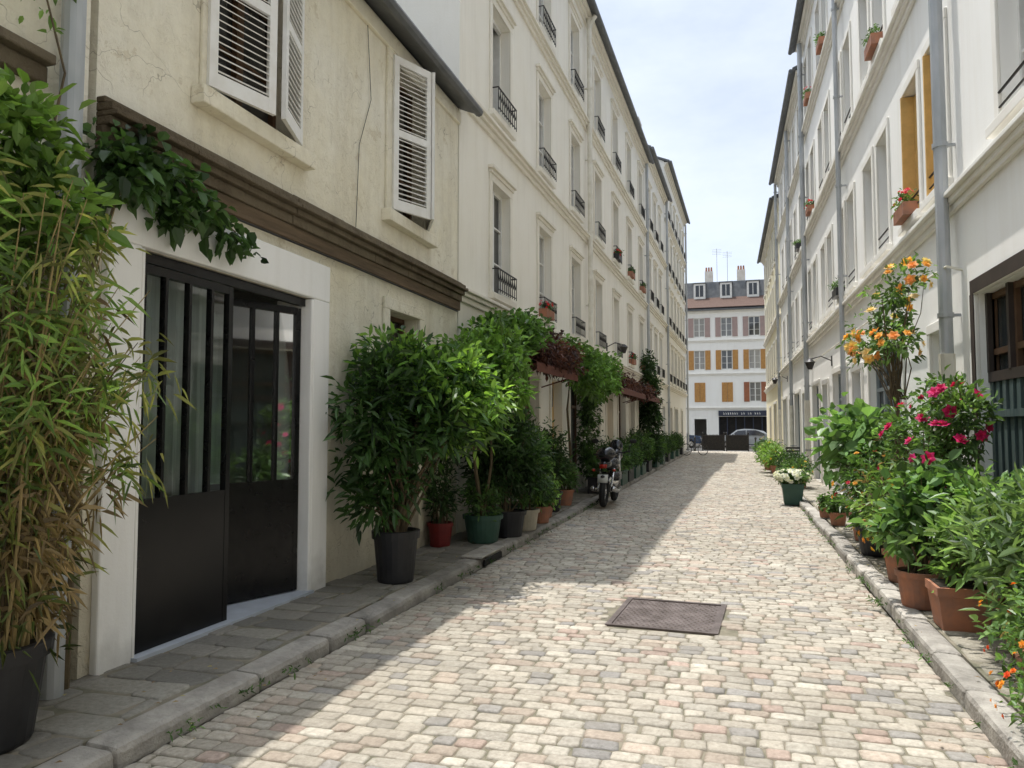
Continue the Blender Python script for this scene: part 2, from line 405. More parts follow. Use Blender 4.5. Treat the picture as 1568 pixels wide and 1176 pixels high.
def house(name,tf,s0,s1,H,depth,wallmat,ops,roofh=1.6,over=.28):
    par=empty(name)
    w=MB(tf); wallgrid(w,s0,s1,0,H,ops)
    D=-depth
    for s in (s0,s1):
        w.add([(0,s,0),(D,s,0),(D,s,H),(D/2,s,H+roofh),(0,s,H)],[(0,1,2,3,4)])
    w.quad((D,s0,0),(D,s1,0),(D,s1,H),(D,s0,H))
    w.build('walls',[wallmat],par)
    r=MB(tf)
    k=roofh/(depth/2)
    e=over
    r.add([(e,s0-.08,H-k*e+.02),(e,s1+.08,H-k*e+.02),(D/2,s1+.08,H+roofh+.02),(D/2,s0-.08,H+roofh+.02),
           (e,s0-.08,H-k*e+.12),(e,s1+.08,H-k*e+.12),(D/2,s1+.08,H+roofh+.14),(D/2,s0-.08,H+roofh+.14)],
          [(0,1,2,3),(4,5,6,7),(0,1,5,4),(1,2,6,5),(3,0,4,7)])
    r.quad((D/2,s0-.08,H+roofh+.14),(D/2,s1+.08,H+roofh+.14),(D-e,s1+.08,H-k*e),(D-e,s0-.08,H-k*e))
    r.tube([(e+.05,s0-.05,H-k*e+.03),(e+.05,s1+.05,H-k*e+.03)],.065,8)
    r.build('roof',[m_roof],par)
    return par

# ---- Left house with the studio door
cL=lambda n,s,z:(-3.8+n,s,z)
ops=[(4.02,6.14,.1,2.8,.32),(7.8,8.65,.1,2.95,.25),(4.74,5.8,4.12,5.86,.22),(7.85,8.8,4.08,5.9,.22)]
par=house('old_plaster_house',cL,3.66,10.05,6.25,7,m_old,ops,1.5,.26)
t=MB(cL)
t.box(0,.06,3.74,4.02,0.05,2.8,1); t.box(0,.06,6.14,6.42,.05,2.8,1); t.box(0,.062,3.74,6.42,2.8,3.15,1)
t.box(-.32,0.06,6.1,6.139,.1,2.79,1); t.box(-.32,.06,4.021,4.05,.1,2.79,1)
t.build('door_surround',[m_trimold,m_wpaint],par,bevel=.012)
rm=MB(cL)
rm.quad((-.33,3.7,.11),(-.33,6.6,.11),(-4,6.6,.11),(-4,3.7,.11)); rm.quad((-.33,3.7,3),(-.33,6.6,3),(-4,6.6,3),(-4,3.7,3))
rm.quad((-4,3.7,.1),(-4,6.6,.1),(-4,6.6,3),(-4,3.7,3)); rm.quad((-.33,6.6,.1),(-4,6.6,.1),(-4,6.6,3),(-.33,6.6,3)); rm.quad((-.33,3.7,.1),(-4,3.7,.1),(-4,3.7,3),(-.33,3.7,3))
for s0,s1,n0 in ((4.05,4.98,-.2),(5.35,6.3,-1.0)):
    k=40
    for i in range(k):
        a=s0+(s1-s0)*i/k;b=s0+(s1-s0)*(i+1)/k
        na=n0+.03*math.sin(i*1.1);nb=n0+.03*math.sin((i+1)*1.1)
        rm.quad((na,a,1.0),(nb,b,1.0),(nb,b,2.7),(na,a,2.7),1)
rm.build('studio_interior',[m_room,m_curt],par)
t=MB(cL)
# rough ledge with an old timber lintel beam beneath, broken into uneven lengths
s=3.66
while s<10.04:
    e=min(s+U(.5,1.3),10.05); d=U(-.008,.008)
    for p,z0,z1 in ((.07,3.40,3.485),(.115,3.487,3.54),(.17,3.542,3.575),(.13,3.577,3.63),(.07,3.632,3.67)): t.box(0,p+d,s+.002,e-.002,z0,z1,0)
    s=e
t.box(0,.05,3.66,10.05,3.27,3.398,1)
t.build('string_course',[m_trimold,M('aged_timber_beam',(.17,.12,.075),(.09,.065,.04),.9,3,.8,14,stretch=(1,.3,4))],par,bevel=.008)
t=MB(cL)
for a,b,c,d in ((4.74,5.8,4.12,5.86),(7.85,8.8,4.08,5.9)):
    surround(t,a,b,c,d,.16,.035,False,False)
    t.box(0,.12,a-.24,b+.24,c-.14,c)
surround(t,7.8,8.65,.3,2.95,.14,.04,False,False)
t.box(0,.05,3.66,10.05,6.0,6.18); 
t.build('window_surrounds',[m_old],par,bevel=.01)
fm=MB(cL);gl=MB(cL)
casement(fm,gl,4.74,5.8,4.12,5.86,-.18,(.05,.05,.05)); casement(fm,gl,7.85,8.8,4.08,5.9,-.18,(.05,.05,.05))
casement(fm,gl,7.8,8.65,.9,2.95,-.2,(.04,.04,.04),4)
fm.box(-.2,-.16,7.8,8.65,.1,.9)
fm.build('window_frames',[m_brown],par); gl.build('window_glass',[m_glass],par)
sh=MB(cL)
louvre(sh,(.05,4.62),(math.sin(.25),math.cos(.25)),.64,4.16,5.86)
louvre(sh,(.05,5.88),(math.sin(.33),-math.cos(.33)),.6,4.16,5.86)
louvre(sh,(.05,7.8),(math.sin(.40),math.cos(.40)),.6,4.12,5.95)
louvre(sh,(.05,8.85),(math.sin(.5),-math.cos(.5)),.58,4.12,5.95)
sh.build('louvred_shutters',[m_shut],par)
sd=MB(cL); sg=MB(cL)
def leaf(hin,dr,w,z0,z1,panes,kick=.95):
    ux=Vector((dr[0],dr[1],0)).normalized(); uy=Vector((-ux.y,ux.x,0)); uz=Vector((0,0,1)); o=Vector((hin[0],hin[1],z0)); H=z1-z0
    for a,b in ((0,.05),(w-.05,w)): sd.obox(o,ux,uy,uz,(a,b,-.025,.025,0,H))
    sd.obox(o,ux,uy,uz,(.05,w-.05,-.022,.022,0,kick)); sd.obox(o,ux,uy,uz,(.05,w-.05,-.024,.024,H-.06,H))
    sd.obox(o,ux,uy,uz,(.05,w-.05,-.023,.023,kick,kick+.05))
    for i in range(1,panes):
        x=w*i/panes; sd.obox(o,ux,uy,uz,(x-.014,x+.014,-.024,.024,kick+.05,H-.06))
    sg.quad(*[tuple(o+ux*x+uz*q) for x,q in ((.05,kick+.05),(w-.05,kick+.05),(w-.05,H-.06),(.05,H-.06))])
leaf((.0,4.05),(0,1),.96,.12,2.7,4)
leaf((-.06,6.08),(-.36,-1),1.0,.13,2.7,4)
sd.box(-.06,-.01,4.051,6.099,2.72,2.79)
sd.build('steel_door_frames',[m_black],par); sg.build('door_glass',[m_sglass],par)
th=MB(cL); th.box(-.32,.1,4.02,6.14,.08,.118); th.build('door_threshold',[m_thresh],par)
pp=MB(cL); pp.tube([(.02,7.2,2.05),(.03,7.2,2.6)],.012,5)
pp.tube([(.06,4.1,3.25),(.06,5,3.24),(.06,7,3.25),(.06,9.9,3.24)],.01,5,1)
pp.tube([(.015,7.2,6.1),(.02,7.3,5.2),(.015,7.05,4.6),(.015,7.0,3.7)],.004,4,1)
pp.build('pipes_and_cables',[m_zinc,m_iron],par)

# ---- Left neighbour behind the bamboo
ops=[(.9,1.9,.3,2.7,.2),(-1.5,-.5,4,5.8,.2),(1.3,2.2,4,5.8,.2),(-5,-3.8,.1,2.6,.2)]
par=house('neighbour_house',cL,-8,3.6,7.4,7,m_old,ops,1.5,.25)
t=MB(cL); cornice(t,-8,3.25,3.55,((.08,.1),(.14,.06)))
t.build('string_course',[m_trimold],par,bevel=.01)
pp=MB(cL); downpipe(pp,3.38,.1,7.2,.11,.065); pp.build('downpipe',[m_zinc],par)
fm=MB(cL);gl=MB(cL)
for o in ops: casement(fm,gl,o[0],o[1],o[2],o[3],-.16)
fm.build('window_frames',[m_winf],par); gl.build('window_glass',[m_glass],par)

def xl(s): return -3.8+.02*(s-10)
tL=lambda n,s,z:(xl(s)+n,s,z)
def tall(name,tf,s0,s1,H,wallm,trimm,cents,w,floors,cors,gf,rail=True,depth=9,och=(),surr=True,roofh=1.8,headm=True,wh=1.85):
    ops=[]
    wins=[]
    for f,zf in enumerate(floors):
        for c in cents:
            if c-w/2>s0+.2 and c+w/2<s1-.2:
                h=wh if f<3 else 1.5
                wins.append((c-w/2,c+w/2,zf,min(zf+h,H-.45),.2,f)); 
    ops=[o[:5] for o in wins]+[g[:5] for g in gf]
    par=house(name,tf,s0,s1,H,depth,wallm,ops,roofh,.3)
    tr=MB(tf);fm=MB(tf);gl=MB(tf);ir=MB(tf);sh=MB(tf);gd=MB(tf)
    for a,b,c,d,dp,f in wins:
        q=R()
        if rail and q<.18:
            gl.quad((-.6,a,c),(-.6,b,c),(-.6,b,d),(-.6,a,d),0,(.015,.014,.013))
            for y0,y1 in ((a,a+.04),(b-.04,b)):
                fm.box(-.6,-.16,y0,y1,c,d)
            fm.box(-.19,-.13,a+.04,b-.04,d-.06,d); fm.box(-.6,-.13,a+.04,b-.04,c,c+.04)
        else: casement(fm,gl,a,b,c,d,-.15 if not och else -.17)
        if surr: surround(tr,a,b,c,d,.12,.03,headm)
        if rail: railing(ir,a-.02,b+.02,c,.4,.13)
        elif R()<.8: ir.tube([(.02,a,c+.28),(.02,b,c+.28)],.014,5); ir.tube([(.02,a,c+.14),(.02,b,c+.14)],.012,5)
        if och and och[0]<=(a+b)/2<=och[1] and f==0:
            sh.box(-.14,.05,b-.045,b-.005,c+.02,d-.02,0)
            sh.box(-.13,-.11,a+.05,b-.05,c+.04,d-.04,0)
    for k,z in enumerate(cors): cornice(tr,s0,s1,z)
    cornice(tr,s0,s1,H-.3,((.06,.1),(.12,.08),(.2,.06)))
    for g in gf:
        a,b,c,d,dp,kind=g
        mi={'blue':1,'brown':2,'grey':3,'teal':4,'yellow':5,'shop':3,'dark':2,'white':0}[kind]
        n=-dp+.04
        if kind in('shop','dark','grey','white'):
            gd.box(n-.04,n,a,b,c,c+.55,mi)
            gl.quad((n-.03,a,c+.5),(n-.03,b,c+.5),(n-.03,b,d),(n-.03,a,d),0,(.05,.06,.065) if R()<.7 else (.2,.21,.2))
            k=max(2,int((b-a)/.55))
            for i in range(k+1):
                y=a+.03+(b-a-.06)*i/k; gd.box(n-.025,n+.02,y-.03,y+.03,c+.55,d,mi)
            for z in (d-.04,d-.6): gd.box(n-.024,n+.018,a,b,z-.03,z+.03,mi)
        else:
            gd.box(n-.04,n,a,b,c,d,mi)
            m=(a+b)/2
            for x0,x1 in ((a+.1,m-.05),(m+.05,b-.1)):
                for z0,z1 in ((c+.15,c+.85),(c+1.0,d-.7)): gd.box(n,n+.02,x0,x1,z0,z1,mi)
            gl.quad((n+.005,a+.08,d-.55),(n+.005,b-.08,d-.55),(n+.005,b-.08,d-.08),(n+.005,a+.08,d-.08),0,(.05,.05,.06))
            gd.tube([(n,m+.06,c+1.0),(n+.05,m+.06,c+1.0)],.02,6,2)
        tr.box(0,.04,a-.1,a-.002,c,d); tr.box(0,.04,b+.002,b+.1,c,d); tr.box(0,.045,a-.1,b+.1,d,d+.12)
    tr.build('mouldings',[trimm],par,bevel=.008)
    fm.build('window_frames',[m_winf],par); gl.build('window_glass',[m_glass],par)
    if ir.V: ir.build('window_railings',[m_iron],par)
    if sh.V: sh.build('ochre_shutters',[m_och],par)
    if gd.V: gd.build('ground_floor_joinery',[m_winf,m_blue,m_brown,m_grayw,m_teal,m_och],par)
    return par,wins

cents=[12.0+2.85*k for k in range(14)]
gf=[(11.0,12.2,.1,2.7,.2,'dark'),(13.2,14.3,.1,2.6,.2,'brown'),(15.3,16.2,.1,2.6,.2,'yellow'),(17,18.4,.1,2.7,.2,'dark'),(19.6,20.6,.1,2.6,.2,'brown'),(21.6,22.6,.1,2.6,.2,'yellow'),(23.6,25,.1,2.7,.2,'dark'),(26,27,.1,2.6,.2,'brown'),(28,29.6,.1,2.7,.2,'dark')]
par,_=tall('cream_townhouse',tL,10.1,30.5,12.5,m_cream,m_trim,cents,.95,(3.78,6.8,9.75),(3.42,6.35,9.35),gf)
pp=MB(tL); downpipe(pp,18.9,.1,12.3,.13,.065,1); downpipe(pp,30.3,.1,12.3,.13,.06,0)
pp.tube([(.3,18.9,12.35),(.2,18.9,12.2),(.13,18.9,12.0)],.06,8,1); pp.build('downpipes',[m_zinc,m_pipew],par)
ch=MB(tL); ch.box(-3.2,-.8,29.6,30.6,12,15.2); ch.box(-3.25,-.75,29.55,30.65,15.2,15.32)
for i in range(5): ch.lathe((-2.9+i*.42,30.1,15.32),((.1,0),(.08,.35),(.1,.37),(.07,.37)),10,1)
ch.box(-4,-2.2,20,20.8,12.5,14.6,0); ch.build('chimney_stack',[m_chim,m_terra],par)
gf=[(31.5,32.5,.1,2.6,.2,'brown'),(33.5,34.8,.1,2.6,.2,'shop'),(36,37,.1,2.6,.2,'blue')]
par,_=tall('pale_townhouse',tL,30.55,38,13.1,m_cream2,m_trim,[31.8+1.95*k for k in range(4)],.9,(3.9,6.9,9.9),(3.5,6.5,9.5),gf)
gf=[(39.5,40.5,.1,2.6,.2,'brown'),(42,43.8,.1,2.6,.2,'shop'),(46,47,.1,2.6,.2,'grey')]
par,_=tall('tall_townhouse',tL,38.05,50,15.1,m_cream2,m_trim,[39.2+1.9*k for k in range(6)],.9,(3.9,6.8,9.6,12.3),(3.5,6.4,12.0),gf)
pp=MB(tL); downpipe(pp,37.9,.1,13,.13,.06,0); downpipe(pp,49.6,.1,14.8,.13,.06,0); pp.build('downpipes',[m_zinc,m_pipew],par)
ch=MB(tL); ch.box(-3.2,-1.2,37.5,38.5,14.0,17.2); ch.box(-3.25,-1.15,37.45,38.55,17.2,17.3)
for i in range(4): ch.lathe((-2.8+i*.42,38,17.3),((.1,0),(.08,.35),(.1,.37)),10,1)
ch.build('chimney_stack',[m_chim,m_terra],par)

# ---- Right buildings
def xr(s): return 2.49-.011*s
tR=lambda n,s,z:(xr(s)-n,s,z)
cents=[7.35]+[9.85+3.15*k+d for k in range(14) for d in (0,1.25)]
cents+= [4.0,1.,-2.]
gf=[(9.75,10.4,1.2,2.75,.15,'white'),(12.0,14.6,.1,2.85,.15,'shop'),(15.4,16.4,.1,2.7,.15,'blue'),(17.2,19.2,.1,2.85,.15,'shop'),(20.2,21.2,.1,2.7,.15,'blue'),(22,23.6,.1,2.8,.15,'shop'),(2.5,5.2,.4,2.8,.15,'teal')]
FR=(4.4,7.62,10.8)
par,_=tall('white_townhouse',tR,-8,24.6,13.5,m_white,m_trimw,cents,.8,FR,(3.98,7.2,10.4),gf+[(6.0,8.6,.35,2.95,.16,'dark')],rail=False,och=(9.5,11.4),headm=False)
ws=MB(tR)
for i in range(28):
    y=6.05+i*.091
    ws.box(-.11,-.07+U(-.004,.004) if i%2 else -.092,y,y+.086,.38,2.05,0)
for z in (.7,1.7): ws.box(-.07,-.045,6.05,8.58,z,z+.07,0)
ws.box(-.12,-.06,6.0,8.6,2.05,2.15,1)
for y in (6.0,6.65,7.3,7.95,8.54): ws.box(-.12,-.055,y,y+.06,2.15,2.95,1)
ws.box(-.05,.05,5.9,8.7,2.96,3.1,1); ws.box(0,.05,8.61,8.72,.1,2.96,1)
ws.build('workshop_shutter_planks',[m_teal,m_dkbrown],par)
pp=MB(tR)
for s in (9.2,23.9): downpipe(pp,s,.1,13.3,.15,.07,0,lowmat=1)
downpipe(pp,16.7,.1,13.3,.15,.05,0)
pp.tube([(0,9.1,3.3),(.16,9.05,3.34),(.17,10.4,3.36),(.15,24,3.4)],.015,5,1)
pp.build('downpipes',[m_zinc,m_pipew],par)
gf=[(25.6,26.6,.1,2.7,.15,'blue'),(27.6,29.6,.1,2.8,.15,'shop'),(31,32,.1,2.7,.15,'white'),(33.4,35.4,.1,2.8,.15,'shop'),(37,38,.1,2.7,.15,'blue'),(40,42,.1,2.8,.15,'shop'),(45,46,.1,2.7,.15,'grey')]
par,_=tall('white_townhouse',tR,24.65,36,12.9,m_white,m_trimw,[26+2.0*k for k in range(5)],.8,(4.3,7.4,10.4),(3.9,7.0,10.0),gf[:4],rail=False,headm=False)
pp=MB(tR)
for s in (29.4,35.8): downpipe(pp,s,.1,12.7,.15,.06,0,lowmat=1)
pp.build('downpipes',[m_zinc,m_pipew],par)
par,_=tall('yellow_townhouse',tR,36.05,50,12.2,m_yel,m_trimw,[37.2+1.9*k for k in range(7)],.8,(4.1,7.0,9.7),(3.7,6.6),gf[4:],rail=False,headm=False)

# ---- End building across the cross street
tE=lambda n,s,z:(s,66-n,z)
cE=[-2.8+2.25*k for k in range(-8,9)]
wn=[]
for f,z in enumerate((3.75,6.5,9.3)):
    for c in cE: wn.append((c-.45,c+.45,z,z+1.65,.18,f))
gfE=[(c-.5,c+.5,.1,2.3,.15) for c in cE if not -1.6<c<2.6]+[(-1.3,2.6,.1,2.5,.3)]
par=house('apartment_building',tE,-21,20,11.7,9,m_white,[o[:5] for o in wn]+gfE,2.0,.3)
fm=MB(tE);gl=MB(tE);s1=MB(tE);tr=MB(tE)
random.seed(4)
for a,b,c,d,dp,f in wn:
    casement(fm,gl,a,b,c,d,-.13)
    w=.44
    closed=(f==0 and R()<.75)
    mi= 1 if f==0 else (0 if f==1 else 2)
    if closed:
        q=1 if R()<.5 else 0
        s1.box(-.02,.03,a,(a+b)/2-.01,c,d,q); s1.box(-.02,.03,(a+b)/2+.01,b,c,d,q)
    else:
        s1.box(.01,.05,a-w-.02,a-.02,c,d,mi); s1.box(.01,.05,b+.02,b+w+.02,c,d,mi)
for z in (3.1,6.0,8.85): cornice(tr,-21,20,z,((.06,.12),(.12,.06)))
tr.box(0,.15,-21,20,11.4,11.65)
fm.build('window_frames',[m_winf],par); gl.build('window_glass',[m_glass],par)
s1.build('shutters',[m_och2,m_brn,M('pink_grey_shutter',(.42,.3,.27),(.36,.27,.25))],par); tr.build('mouldings',[m_trimw],par)
rt=MB(tE); 
for i in range(12):
    n0=.42-i*.2; z0=11.8+i*.1
    rt.add([(n0,-21,z0),(n0,20,z0),(n0-.2,20,z0+.11),(n0-.2,-21,z0+.11),(n0,-21,z0-.03),(n0,20,z0-.03)],[(0,1,2,3),(4,5,1,0)])
rt.build('tile_roof',[m_tile],par)
dm=MB(tE)
dm.add([(-2.0,-21,12.85),(-2.0,20,12.85),(-2.5,20,14.5),(-2.5,-21,14.5),(-6,20,14.9),(-6,-21,14.9)],[(0,1,2,3),(3,2,4,5)],1)
for c in cE:
    dm.box(-2.6,-1.75,c-.5,c+.5,12.9,14.25,3); dm.box(-2.7,-1.7,c-.58,c+.58,14.25,14.36,1); dm.box(-1.76,-1.735,c-.33,c+.33,13.1,14.1,4); dm.box(-1.735,-1.72,c-.03,c+.03,13.1,14.1,3)
for c in (-9,-2.0,.75,7): 
    dm.box(-3.4,-2.6,c-.35,c+.35,14.4,15.5,0)
    for q in (-.22,.0,.22): dm.lathe((-2.9,c+q,15.5),((.09,0),(.07,.4)),8,5)
dm.build('mansard_attic',[m_chim,m_roof,m_glass,m_winf,m_glass_d,m_terra],par)
an=MB(tE)
for c,h in ((-1.3,17.6),(-.4,17.3)):
    an.tube([(-3,c,14.4),(-3,c,h)],.015,5)
    for k in range(4): an.tube([(-3,c-.4,h-.1-k*.14),(-3,c+.4,h-.1-k*.14)],.008,4)
an.build('tv_aerials',[m_iron],par)
sg=MB(tE); sg.box(.02,.2,-1.3,2.6,2.55,3.0,0)
x=-.9
for ch in 'bistrot de la rue':
    if ch!=' ':
        sg.box(.2,.215,x,x+.02,2.66,2.88,1); sg.box(.2,.214,x+.05,x+.08,2.66,2.8,1); sg.box(.2,.213,x,x+.08,2.66+U(0,.1),2.7+U(.02,.12),1)
    x+=.18
sg.build('shop_sign',[m_signdk,m_plate],par)
sf=MB(tE); 
sf.quad((-.25,-1.3,.1),(-.25,2.6,.1),(-.25,2.6,2.5),(-.25,-1.3,2.5),0)
for y in (-1.25,-.6,.1,.8,1.5,2.2,2.55): sf.box(-.24,-.15,y-.04,y+.04,.1,2.5,1)
sf.box(-.24,-.14,-1.3,2.6,.1,.6,1)
sf.build('shop_front',[m_dark,m_signdk],par)

# ------------------------------------------------------------ foliage helper
def foliage(mb,blobs,ncl,per,L,asp=.35,cols=((.05,.11,.02),(.09,.19,.03)),mat=1,up=.35,spread=.9,fill=.42,droop=.2,cvar=.35,csize=1.0):
    bl=np.array([b[:6] for b in blobs],float); vol=bl[:,3]*bl[:,4]*bl[:,5]; vol=vol**.8; pr=vol/vol.sum()
    idx=rng.choice(len(bl),ncl,p=pr)
    d=rng.normal(size=(ncl,3)); d/=np.linalg.norm(d,axis=1,keepdims=True)
    r=rng.random(ncl)**fill
    r*=1+.25*np.sin(d[:,0]*5+idx)*np.cos(d[:,2]*6)+rng.normal(size=ncl)*.12
    c=bl[idx,:3]+d*bl[idx,3:6]*r[:,None]
    od=d+np.array([0,0,up]); od/=np.linalg.norm(od,axis=1,keepdims=True)
    cb=np.clip(rng.normal(1,cvar,ncl),.45,1.8); ct=rng.random(ncl)
    N=ncl*per; I=np.repeat(np.arange(ncl),per)
    dr=od[I]*.55+rng.normal(size=(N,3))*spread*.6; dr/=np.linalg.norm(dr,axis=1,keepdims=True)
    ln=L*rng.uniform(.6,1.25,N)[:,None]
    p=c[I]+dr*L*.15+rng.normal(size=(N,3))*L*.45*csize
    p[:,2]=np.maximum(p[:,2],.14)
    upv=np.array([0,0,1.])+rng.normal(size=(N,3))*.45
    sd=np.cross(dr,upv); sd/=np.linalg.norm(sd,axis=1,keepdims=True)+1e-9
    nm=np.cross(sd,dr); w=ln*asp*.5
    base=p; T=p+dr*ln; T[:,2]-=(ln[:,0]*droop)
    R1=p+dr*ln*.3+sd*w*.85+nm*w*.35; R2=p+dr*ln*.65+sd*w*.8+nm*w*.3; R2[:,2]-=ln[:,0]*droop*.4
    L1=p+dr*ln*.3-sd*w*.85+nm*w*.35; L2=p+dr*ln*.65-sd*w*.8+nm*w*.3; L2[:,2]-=ln[:,0]*droop*.4
    V=np.stack([base,R1,R2,T,L2,L1],1).reshape(-1,3)
    o=np.arange(N)[:,None]*6
    F=np.concatenate([o+np.array([[0,1,2,3]]),o+np.array([[0,3,4,5]])],1).reshape(-1,4)
    c0=np.array(cols[0]);c1=np.array(cols[1])
    tt=np.clip(ct[I]*.6+rng.random(N)*.5,0,1)[:,None]
    C=(c0+(c1-c0)*tt)*cb[I][:,None]*rng.uniform(.8,1.2,(N,1))
    C=np.repeat(C,2,0)
    mb.addnp(V,F,mat,C)
def stems(mb,base,blobs,k=10,r=.012,mat=0,spread=.08):
    for i in range(k):
        b=random.choice(blobs)
        e=Vector((b[0]+U(-.7,.7)*b[3],b[1]+U(-.7,.7)*b[4],b[2]+U(-.3,.9)*b[5]))
        s=Vector(base)+Vector((U(-spread,spread),U(-spread,spread),0))
        m1=s.lerp(e,.35)+Vector((U(-.05,.05),U(-.05,.05),.08)); m1.z=s.z+(e.z-s.z)*.45
        m2=s.lerp(e,.7)+Vector((U(-.06,.06),U(-.06,.06),.03)); 
        mb.tube([s,m1,m2,e],[r,r*.8,r*.55,r*.25],5,mat)
def flowers(mb,blobs,n,size,cols,mat=2):
    for _ in range(n):
        b=random.choice(blobs)
        d=Vector((random.gauss(-.2,1),random.gauss(-.4,1),random.gauss(0,1)+.3)).normalized()
        c=Vector((b[0]+d.x*b[3]*1.1,b[1]+d.y*b[4]*1.1,b[2]+d.z*b[5]*1.1))
        col=random.choice(cols); s=size*U(.7,1.2)
        nrm=(d+Vector((0,0,.4))).normalized(); a=nrm.orthogonal().normalized(); bb=nrm.cross(a)
        for ring,(rr,lift,kk) in enumerate(((1,.15,6),(.65,.45,5),(.35,.6,4))):
            for i in range(kk):
                t=2*math.pi*(i+.5*ring)/kk
                u=a*math.cos(t)+bb*math.sin(t); v=nrm.cross(u)
                k=U(.8,1.1)
                p0=c+nrm*s*.1; p1=c+u*s*rr*.55+v*s*rr*.4+nrm*s*lift*.6; p2=c+u*s*rr+nrm*s*lift; p3=c+u*s*rr*.55-v*s*rr*.4+nrm*s*lift*.6
                mb.add([p0,p1,p2,p3],[(0,1,2,3)],mat,(col[0]*k,col[1]*k,col[2]*k))
POTM=[m_stem,m_leaf,m_petal,m_soil]
def pot(mb,x,y,z,r,h,mat,n=24,square=False):
    if square:
        q=r*.82
        vs=[(x-q,y-q,z),(x+q,y-q,z),(x+q,y+q,z),(x-q,y+q,z),(x-r,y-r,z+h*.8),(x+r,y-r,z+h*.8),(x+r,y+r,z+h*.8),(x-r,y+r,z+h*.8)]
        mb.add(vs,[(0,3,2,1),(0,1,5,4),(1,2,6,5),(2,3,7,6),(3,0,4,7)],mat)
        mb.box(x-r*1.06,x+r*1.06,y-r*1.06,y+r*1.06,z+h*.8,z+h,mat); mb.box(x-r*.93,x+r*.93,y-r*.93,y+r*.93,z+h,z+h+.006,3)
    else:
        mb.lathe((x,y,z),((0.001,0),(r*.76,0),(r*.8,.02),(r*.97,h*.84),(r*1.06,h*.845),(r*1.08,h*.99),(r*1.04,h),(r*.94,h),(r*.92,h*.92),(0.001,h*.93)),n,mat)
        mb.lathe((x,y,z),((.001,h*.935),(r*.92,h*.935)),n,3)
G_dark=((.018,.05,.012),(.045,.11,.022)); G_mid=((.04,.1,.018),(.085,.19,.03)); G_lite=((.09,.2,.025),(.2,.36,.05)); G_red=((.05,.018,.018),(.12,.04,.03))
G_straw=((.12,.08,.03),(.28,.2,.08))
def plant(name,x,y,z,r,h,potm,blobs,ncl,per,L,asp=.4,cols=G_mid,square=False,ns=10,sr=.012,fl=None,up=.35,droop=.2,cvar=.35,dry=0,fill=.42):
    mb=MB()
    if potm: pot(mb,x,y,z,r,h,4,square=square)
    stems(mb,(x,y,z+h*.9),blobs,ns,sr)
    foliage(mb,blobs,ncl,per,L,asp,cols,up=up,droop=droop,cvar=cvar,fill=fill)
    if dry: foliage(mb,blobs,dry,5,L,asp*.7,G_straw,up=0,droop=.4)
    if fl: flowers(mb,*fl)
    return mb.build(name,POTM+[potm or m_soil])

# ---- bamboo
random.seed(11)
mb=MB(); bx,by=-3.45,2.78
pot(mb,bx,by,.1,.27,.48,4)
tips=[]
for i in range(120):
    a=U(0,6.28); rr=U(0,.22); sx,sy=bx+rr*math.cos(a),by+rr*math.sin(a)
    H=U(1.2,2.45); out=U(.05,.5); a2=a+U(-.6,.6)
    dx,dy=math.cos(a2)*out,math.sin(a2)*out
    dx=max(dx,-.25); dy=dy*1.0+U(0,.2)
    if R()<.2: dy+=U(.15,.45); H*=U(.6,.95); dx+=.15
    pts=[(sx+dx*t*t+U(-.015,.015),sy+dy*t*t+U(-.015,.015),.5+H*t-(.25*out*t**3)) for t in (0,.2,.4,.6,.8,1)]
    mb.tube(pts,[.009,.008,.007,.006,.004,.002],5,5 if R()<.75 else 0); tips.append(pts)
def ptblobs(lo,hi,n,r):
    out=[]
    for _ in range(n):
        p=random.choice(tips); t=U(lo,hi)*5; k=min(int(t),4); f=t-k
        a=Vector(p[k]).lerp(Vector(p[k+1]),f); out.append((a.x,a.y,a.z,r,r,r))
    return out
foliage(mb,ptblobs(.1,.75,150,.07),620,6,.12,.11,((.17,.11,.045),(.38,.28,.13)),up=-.6,droop=.45)
foliage(mb,ptblobs(.35,1,170,.09),520,6,.13,.12,((.12,.15,.03),(.33,.33,.08)),up=-.1,droop=.35)
foliage(mb,ptblobs(.7,1,90,.1),400,6,.13,.13,((.08,.17,.025),(.22,.36,.05)),up=.2,droop=.3)
foliage(mb,ptblobs(.0,.35,60,.1),150,6,.12,.12,((.05,.1,.02),(.15,.18,.04)),up=0,droop=.35)
mb.build('bamboo_plant',POTM+[m_blkpot,m_cane])
mb=MB()
vb=[(-3.55,2.55,3.05,.2,.3,.2),(-3.5,2.9,3.08,.2,.22,.18),(-3.4,3.0,2.75,.22,.25,.2),(-3.64,3.72,3.2,.1,.2,.2),(-3.64,3.95,3.32,.09,.18,.14),(-3.64,4.25,3.28,.08,.18,.12),(-3.66,4.5,3.16,.07,.16,.1),(-3.66,4.15,3.08,.06,.16,.1),(-3.67,4.75,3.06,.05,.12,.08)]
mb.tube([(-3.72,3.5,.1),(-3.7,3.5,1.4),(-3.68,3.5,2.4),(-3.62,3.7,3.1),(-3.62,4.2,3.3),(-3.63,5.0,3.02)],[.025,.022,.018,.014,.009,.004],6,0)
mb.tube([(-3.68,3.2,3.0),(-3.6,3.25,3.6),(-3.65,3.05,4.3),(-3.7,3.3,4.6)],[.01,.007,.005,.003],5,0)
foliage(mb,vb[3:],170,5,.1,.85,((.03,.085,.018),(.07,.15,.03)),up=.1,droop=.4)
foliage(mb,vb[:3],210,6,.12,.5,((.09,.2,.025),(.2,.36,.04)),up=.4)
foliage(mb,[(-3.65,5.08,3.0,.04,.08,.04)],8,4,.07,.8,G_dark)
foliage(mb,[(-3.65,3.15,4.2,.08,.2,.4)],18,4,.06,.6,G_lite)
mb.build('climbing_vine',POTM)
